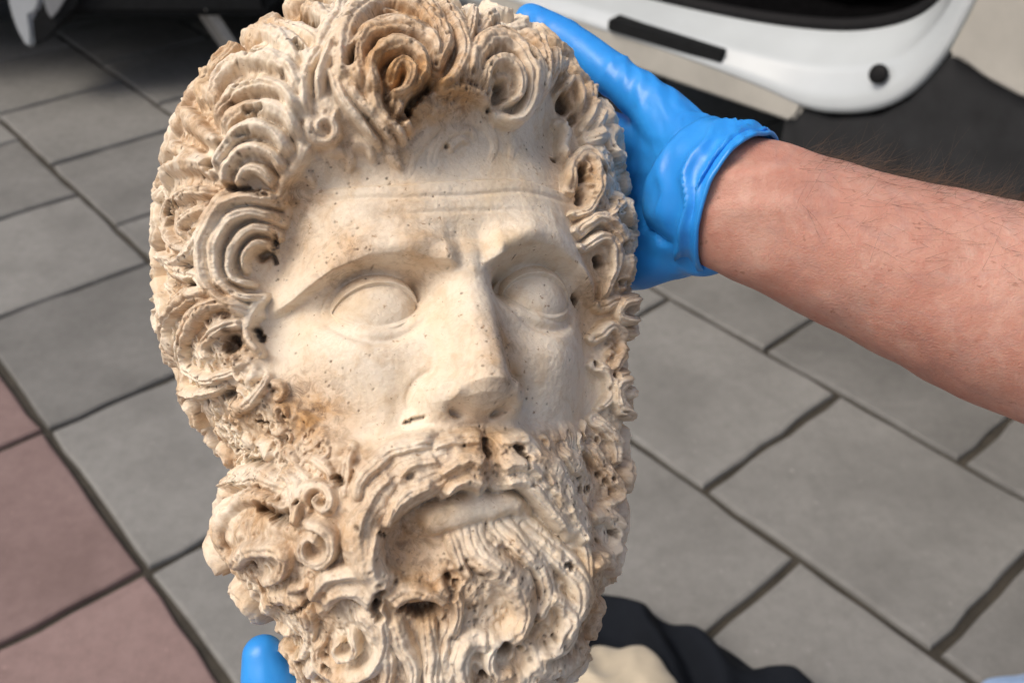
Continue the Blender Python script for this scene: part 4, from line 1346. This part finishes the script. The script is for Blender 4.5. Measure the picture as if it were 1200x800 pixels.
# ------------------------------------------------------------------ the person holding the head
def skin_mat():
    M = Mat('skin')
    c = M.coord()
    a = M.noise(c, 28, 5, 0.6)
    b = M.noise(c, 180, 5, 0.65)
    col = M.ramp(a, [(0.3, (0.47, 0.215, 0.155)), (0.5, (0.54, 0.275, 0.205)), (0.72, (0.60, 0.345, 0.265))])
    col = M.mix(M.ramp(b, [(0.48, 0.0), (0.70, 0.45)]), col, (0.44, 0.17, 0.12))
    blot = M.noise(c, 65, 6, 0.7, 0.5)
    col = M.mix(M.ramp(blot, [(0.50, 0.0), (0.66, 0.45)]), col, (0.62, 0.40, 0.32))
    ven = M.ramp(M.noise(c, 14, 3, 0.5, 1.2), [(0.47, 0.0), (0.5, 0.22), (0.53, 0.0)])
    col = M.mix(ven, col, (0.36, 0.22, 0.20))
    fr = M.ramp(M.noise(c, 240, 2, 0.5), [(0.68, 0.0), (0.73, 0.55)])
    col = M.mix(fr, col, (0.30, 0.13, 0.08))
    M.set(Base_Color=col, Roughness=0.5, Specular_IOR_Level=0.35, Subsurface_Weight=0.25, Subsurface_Scale=0.004)
    M.bump(M.math('ADD', M.noise(c, 900, 4, 0.6), M.noise(c, 260, 4, 0.7)), 0.5, 0.0007)
    return M.m
def glove_mat():
    M = Mat('blue_nitrile')
    c = M.coord()
    a = M.noise(c, 30, 4, 0.5)
    M.set(Base_Color=M.ramp(a, [(0.3, (0.022, 0.25, 0.72)), (0.7, (0.035, 0.32, 0.82))]), Roughness=0.38, Specular_IOR_Level=0.45, Subsurface_Weight=0.08, Subsurface_Scale=0.003)
    w = M.node('ShaderNodeTexWave')
    w.inputs['Scale'].default_value = 38
    w.inputs['Distortion'].default_value = 9.0
    w.inputs['Detail'].default_value = 3.0
    w.inputs['Detail Scale'].default_value = 0.6
    M.link(c, w.inputs['Vector'])
    gate = M.ramp(M.noise(c, 22, 3, 0.5), [(0.42, 0.0), (0.6, 1.0)])
    M.bump(M.math('ADD', M.math('MULTIPLY', w.outputs['Fac'], gate), M.math('MULTIPLY', M.noise(c, 500, 3, 0.5), 0.12)), 0.35, 0.0018)
    return M.m
SKIN, GLOVE = skin_mat(), glove_mat()
wrist = cam_pt(868, 240, .430)
person = empty('person', Vector((1.0, 0.6, 0.0)))
tag(person, 'person with bare forearm and blue gloves holding the marble head', 'person')
PORG = person.location.copy()
camup = Vector(MCn[:3, 1])
camfw = -Vector(MCn[:3, 2])
def union_mesh(name, pieces, voxel, smooth_it, mat, parent):
    """several lofted pieces fused into one skin"""
    V, Fs = [], []
    for v, f in pieces:
        o = len(V)
        V += [p - PORG for p in v]
        Fs += [tuple(i + o for i in t) for t in f]
    ob = mesh_obj(name, V, Fs, None, None)
    m = ob.modifiers.new('r', 'REMESH'); m.mode = 'VOXEL'; m.voxel_size = voxel
    m = ob.modifiers.new('s', 'SMOOTH'); m.factor = 0.5; m.iterations = smooth_it
    dg = bpy.context.evaluated_depsgraph_get()
    me = bpy.data.meshes.new_from_object(ob.evaluated_get(dg))
    old = ob.data
    ob.modifiers.clear()
    ob.data = me
    bpy.data.meshes.remove(old)
    me.name = name
    me.materials.clear()
    me.materials.append(mat)
    me.shade_smooth()
    ob.parent = parent
    return ob
HEAD_M = np.array(head_to_world_matrix())
def to_head(p):
    q = np.linalg.inv(HEAD_M) @ np.array([*p, 1.0])
    return q[:3] * 1000 + np.array([0, BASE_Y, 0])
def from_head(q):
    q = (np.array(q, float) - np.array([0, BASE_Y, 0])) / 1000.0
    return Vector((HEAD_M @ np.array([*q, 1.0]))[:3])
def press(p, gap):
    """move a world point along its ray from the head's centre until it lies gap mm over the carved surface"""
    q = to_head(p)
    n = q / np.linalg.norm(q)
    i = np.argmin(np.abs(PH - math.asin(n[1])))
    j = np.argmin(np.abs(TH - math.atan2(n[0], n[2])))
    r = max(np.linalg.norm(HEAD_SURF[i2, (j + dj) % NU]) for i2 in range(max(0, i - 8), min(NV, i + 9), 4) for dj in (-8, -4, 0, 4, 8))
    return from_head(n * (r + gap))
def cp(*pts):
    return [cam_pt(a, b, c) for a, b, c in pts]
def chain(pts, rad, nseg=16, sq=None, samples=18):
    P = smooth_path([tuple(p) for p in pts], samples)
    R = np.interp(np.linspace(0, 1, samples), np.linspace(0, 1, len(rad)), rad)
    return tube([Vector(p) for p in P], list(R), nseg, True, [sq] * samples if sq else None, camup)
def arm_mesh(name, pts, rad, sq, seed):
    n = 110
    P = smooth_path([tuple(p) for p in pts], n)
    R = np.interp(np.linspace(0, 1, n), np.linspace(0, 1, len(rad)), rad)
    V, Fs = tube([Vector(p) for p in P], list(R), 72, True, [sq] * n, camup)
    V = np.array([tuple(v) for v in V])
    C = P.mean(0)
    nz = lattice_noise(V * 1000, 28.0, seed) * 1.6 + lattice_noise(V * 1000, 12.0, seed + 1) * 0.6
    # tendons run along the wrist
    ax = (P[20] - P[0]) / np.linalg.norm(P[20] - P[0])
    rel = V - P[0]
    al = rel @ ax
    side = rel @ np.array(camup)
    facing = np.clip(-(rel - np.outer(al, ax)) @ np.array(camfw) / 0.02, 0, 1)
    wr = np.exp(-((al - 0.02) / 0.05) ** 2)
    nz += facing * wr * (1.6 * np.exp(-((side - 0.006) / 0.004) ** 2) - 1.2 * np.exp(-((side - 0.014) / 0.004) ** 2) + 1.0 * np.exp(-((side + 0.008) / 0.004) ** 2))
    d = V - np.array([P[np.argmin(((P - v) ** 2).sum(1))] for v in V])
    d /= np.linalg.norm(d, axis=1, keepdims=True) + 1e-9
    V = V + d * nz[:, None] / 1000.0
    return mesh_obj(name, [Vector(v) - PORG for v in V], Fs, SKIN, person), P, R
# right forearm, elbow and part of the upper arm outside the frame
arm_pts = cp((846, 233, .436), (868, 241, .431), (980, 284, .428), (1090, 326, .424), (1200, 364, .420), (1420, 435, .412)) + [cam_pt(1650, 490, .41), cam_pt(1850, 420, .45), cam_pt(2000, 330, .52)]
fore, AP, AR = arm_mesh('forearm', arm_pts, [.0275, .0298, .0345, .039, .0445, .048, .049, .049, .050], 0.86, 40)
# fine hair along the upper edge of the forearm
def arm_hair():
    r = random.Random(3)
    V, Fs = [], []
    me = fore.data
    cand = []
    for v in me.vertices:
        w = Vector(v.co) + PORG
        n = v.normal
        if (w - Vector(AP[0])).dot((Vector(AP[40]) - Vector(AP[0])).normalized()) > 0.024 and n.dot(camup) > -0.1 and n.dot(-camfw) > -0.6: cand.append((w, n.copy(), n.dot(camup)))
    axis = (Vector(AP[60]) - Vector(AP[10])).normalized()
    for k in range(11000):
        w, n, q = r.choice(cand)
        if r.random() > 0.10 + 0.90 * q ** 3: continue
        w = w + Vector((r.gauss(0, .002), r.gauss(0, .002), r.gauss(0, .002)))
        dr = (axis * r.uniform(.3, 1.2) + n * r.uniform(.15, .5) + camup * r.uniform(-.2, .3) + Vector((r.gauss(0, .22), r.gauss(0, .22), r.gauss(0, .22)))).normalized()
        ln = r.uniform(.007, .02)
        curve = Vector((r.gauss(0, .4), r.gauss(0, .4), r.gauss(0, .4)))
        side = dr.cross(camfw)
        side = side.normalized() if side.length > 1e-4 else camup
        s2 = dr.cross(side).normalized()
        prev = None
        for i in range(4):
            t = i / 3
            p = w - n * 0.002 + dr * ln * t + curve * ln * t * t * 0.5
            rad = 0.00006 * (1 - 0.8 * t)
            b = len(V)
            V.extend([p + side * rad, p - side * rad * .5 + s2 * rad * .8, p - side * rad * .5 - s2 * rad * .8])
            if prev is not None:
                for q_ in range(3): Fs.append((prev + q_, prev + (q_ + 1) % 3, b + (q_ + 1) % 3, b + q_))
            prev = b
    o = mesh_obj('arm_hair', [v - PORG for v in V], Fs, plain('brown_hair', (0.10, 0.055, 0.03), 0.5, 0.3, 200), fore)
    tag(o, kind='stuff')
arm_hair()
# right glove: palm against the side and back of the head, fingers wrapped behind it
kn = {'index': cp((770, 128, .468), (714, 84, .480), (664, 46, .494), (620, 22, .508)),
      'middle': cp((752, 165, .488), (700, 128, .515), (652, 100, .543), (606, 84, .565)),
      'ring': cp((748, 205, .490), (700, 180, .520), (655, 160, .548), (612, 150, .57)),
      'little': cp((752, 245, .486), (708, 232, .512), (668, 220, .538), (636, 215, .555)),
      'thumb': cp((812, 282, .452), (768, 300, .474), (722, 300, .496), (690, 292, .515))}
for k in kn:
    if k != 'index': kn[k] = kn[k][:1] + [press(p, 7.5) for p in kn[k][1:]]
pieces = [chain(kn['index'], [.0125, .0105, .0095, .0085]), chain(kn['middle'], [.0125, .011, .010, .0088]), chain(kn['ring'], [.0125, .0105, .0095, .0085]), chain(kn['little'], [.0115, .0095, .0085, .0075]), chain(kn['thumb'], [.0165, .0135, .012, .0105])]
for k in ('index', 'middle', 'ring', 'little'):
    pieces.append(chain([cam_pt(850, 232 + {'index': -14, 'middle': -4, 'ring': 8, 'little': 22}[k], .436), cam_pt(806, 195 + {'index': -22, 'middle': -4, 'ring': 14, 'little': 40}[k], .457), kn[k][0]], [.0205, .0175, .0135]))
pieces.append(chain([cam_pt(850, 262, .434), cam_pt(826, 276, .446), kn['thumb'][0]], [.019, .019, .017]))
pieces.append(chain([cam_pt(792, 160, .466), cam_pt(775, 200, .478), cam_pt(778, 245, .474), cam_pt(796, 280, .46)], [.015, .017, .017, .015]))
glove = union_mesh('glove', pieces, 0.0016, 14, GLOVE, person)
glove['label'] = 'blue nitrile glove on the hand behind the head'
def glove_folds(ob, w0, axis, seed, span=0.075):
    me = ob.data
    n = len(me.vertices)
    co = np.empty(n * 3, np.float32); me.vertices.foreach_get('co', co); co = co.reshape(-1, 3)
    no = np.empty(n * 3, np.float32); me.vertices.foreach_get('normal', no); no = no.reshape(-1, 3)
    Wp = co + np.array(PORG)
    al = (Wp - np.array(w0)) @ np.array(axis)          # metres from the wrist towards the fingers
    k = np.exp(-(np.clip(al, 0, None) / span) ** 2)
    q = Wp * 1000
    ph = al * 1000 / 7.5 + lattice_noise(q, 16, seed) * 3.4 + lattice_noise(q, 38, seed + 1) * 3.5
    f = np.sin(ph)
    f = 1 - 2 * np.abs(np.sin(ph / 2)) ** 0.7
    disp = (f * 2.3 + lattice_noise(q, 9, seed + 2) * 0.9) * (0.12 + 0.88 * k) * (0.55 + 0.45 * lattice_noise(q, 22, seed + 3))
    co = co + no * (disp / 1000)[:, None]
    me.vertices.foreach_set('co', co.astype(np.float32).ravel())
    me.update()
hand_axis = (cam_pt(775, 190, .475) - wrist).normalized()
glove_folds(glove, wrist, hand_axis, 60)
def cuff(path, rad, sq, seed, parent, name='cuff'):
    n, seg = len(path), 96
    P = [Vector(p) for p in smooth_path([tuple(p) for p in path], 34)]
    R = np.interp(np.linspace(0, 1, 34), np.linspace(0, 1, len(rad)), rad)
    V, Fs = tube(P, list(R), seg, False, [sq] * 34, camup)
    Fs = Fs[:-2]
    V = np.array([tuple(v) for v in V])
    t = np.repeat(np.linspace(0, 1, 34), seg)
    an = np.tile(np.arange(seg) * 2 * math.pi / seg, 34)
    q = V * 1000
    ph = t * 16 + 2.2 * np.sin(an * 2 + 0.6) + lattice_noise(q, 15, seed) * 2.6
    dis = (1 - 2 * np.abs(np.sin(ph / 2)) ** 0.7) * 2.3 * np.sin(np.pi * np.clip(t * 1.02, 0, 1)) ** 0.7 + lattice_noise(q, 8, seed + 1) * 0.9 + lattice_noise(q, 20, seed + 2) * 0.8 * t
    cen = np.repeat(np.array([tuple(p) for p in P]), seg, 0)
    d = V - cen
    d /= np.linalg.norm(d, axis=1, keepdims=True)
    V = V + d * (dis / 1000)[:, None]
    # slanted, wavy end
    ax = np.array(P[-1] - P[-4]); ax /= np.linalg.norm(ax)
    V += np.outer(np.sin(an * 3 + 1) * 0.0012 * t ** 3 + 0.012 * (d @ -np.array(camfw)) * t ** 2, ax)
    o = mesh_obj(name, [Vector(v) - PORG for v in V], Fs, GLOVE, parent)
    m = o.modifiers.new('thick', 'SOLIDIFY'); m.thickness = 0.0007; m.offset = 0
    # rolled bead
    ring = [Vector(v) for v in V[-seg:]]
    ring.append(ring[0])
    bv, bf = tube(ring, [0.0011] * len(ring), 8, False, None, camfw)
    mesh_obj('rolled_rim', [v - PORG for v in bv], bf[:-2], GLOVE, o)
    return o
cuff(cp((806, 205, .452), (838, 226, .441), (856, 236, .435), (864, 239, .432)), [.0285, .0330, .0332, .0325], 0.92, 70, glove)
# left hand cradling the beard from below: only the thumb tip reaches the frame
th = [cam_pt(308, 765, .416), cam_pt(317, 800, .417), cam_pt(336, 852, .421), cam_pt(372, 930, .432), press(from_head((-34, -190, 8)), 12)]
pieces = [chain(th, [.0092, .0130, .0140, .0150, .0185])]
lwr = from_head((-6, -232, 62))
for k, x in enumerate((-30, -8, 14, 34)):
    f_ = [press(from_head((x, -190, -34)), 10), press(from_head((x * 1.05, -160, -62)), 8), press(from_head((x * 1.1, -128, -70)), 8), press(from_head((x * 1.1, -100 - 5 * abs(k - 1), -72)), 8)]
    pieces.append(chain(f_, [.0125, .0108, .0098, .0088]))
    pieces.append(chain([lwr + Vector((0.009 * (k - 1.5), 0, 0)), press(from_head((x * 0.8 - 4, -200, 12)), 14), f_[0]], [.0205, .018, .0135]))
pieces.append(chain([lwr + Vector((-0.012, 0, 0)), press(from_head((-26, -205, 24)), 14), th[-1]], [.02, .02, .018]))
glove2 = union_mesh('glove', pieces, 0.0016, 14, GLOVE, person)
glove2['label'] = 'blue nitrile glove with its thumb beside the lower beard'
ld = (from_head((30, -330, 110)) - lwr).normalized()
arm2 = [lwr - ld * 0.01, lwr + ld * 0.05, lwr + ld * 0.14, lwr + ld * 0.24, lwr + ld * 0.3 + Vector((0.1, -0.05, -0.06))]
arm_mesh('forearm', arm2, [.029, .031, .036, .043, .046], 0.86, 50)
cuff([lwr - ld * 0.025, lwr, lwr + ld * 0.02, lwr + ld * 0.035], [.030, .0335, .0345, .0355], 0.90, 80, glove2)

# ------------------------------------------------------------------ cloth on the paving
def mound(name, poly, H, mat, seed, fold=0.02, cell=60.0, sharp=0.5, steps=26, sub=10):
    P = smooth_path(poly + [poly[0]], len(poly) * sub)[:-1]
    G = np.array([tuple(at_z(a, b, 0.004)) for a, b in P])
    C = G.mean(0)
    n = len(G)
    V, Fs = [], []
    for i in range(steps + 1):
        t = i / steps
        s = 1 - t * 0.985
        ring = C + (G - C) * s
        q = ring * 1000
        z = H * (1 - (1 - min(1, t / 0.75)) ** 2) ** sharp
        nz = (lambda w: 0.5 - 0.5 * np.cos(2 * w))(lattice_noise(q, cell * 2.2, seed) * 2.6 + lattice_noise(q, cell, seed + 1) * 1.2 + q[:, 0] / cell * 1.1 + q[:, 1] / cell * 0.6)
        zz = z + (1 - nz) * fold * min(1, t * 4) + lattice_noise(q, cell * 0.4, seed + 2) * fold * 0.15 * min(1, t * 4)
        for k in range(n): V.append(Vector((ring[k][0], ring[k][1], 0.001 + max(0, zz[k]))))
    for i in range(steps):
        for k in range(n): Fs.append((i * n + k, i * n + (k + 1) % n, (i + 1) * n + (k + 1) % n, (i + 1) * n + k))
    Fs.append(tuple(range(steps * n, steps * n + n)))
    base = Vector((C[0], C[1], 0))
    o = mesh_obj(name, [v - base for v in V], Fs, mat, None)
    o.location = base
    return o
def cloth_mat(name, col, rough=0.9, sheen=0.2):
    M = Mat(name)
    c = M.coord()
    w = M.noise(c, 900, 2, 0.5)
    a = M.noise(c, 14, 5, 0.6)
    M.set(Base_Color=M.ramp(a, [(0.3, tuple(x * 0.85 for x in col)), (0.7, tuple(min(1, x * 1.12) for x in col))]), Roughness=rough, Sheen_Weight=sheen, Specular_IOR_Level=0.15)
    M.bump(w, 0.3, 0.001)
    return M.m
jk = mound('jacket', [(640, 700), (700, 698), (740, 712), (800, 738), (852, 762), (895, 792), (930, 797), (968, 814), (990, 850), (900, 960), (700, 980), (600, 860)], 0.03, cloth_mat('navy_fabric', (0.008, 0.010, 0.014), 0.9, 0.0), 90, 0.035, 80.0)
tag(jk, 'black jacket lying crumpled on the grey paving below the arm', 'jacket')
bg_ = mound('cloth_bag', [(600, 785), (650, 772), (690, 768), (735, 772), (768, 788), (790, 812), (812, 850), (800, 900), (700, 930), (620, 880)], 0.07, cloth_mat('beige_canvas', (0.50, 0.43, 0.32), 0.9), 95, 0.03, 60.0)
tag(bg_, 'beige canvas bag lying on the black jacket behind the beard', 'bag')
bl = mound('folded_cloth', [(1148, 802), (1156, 795), (1180, 793), (1230, 790), (1290, 830), (1240, 880), (1170, 850)], 0.02, cloth_mat('pale_blue_cotton', (0.25, 0.36, 0.55), 0.9), 99, 0.012, 50.0)
tag(bl, 'pale blue cloth lying flat on the paving', 'cloth')
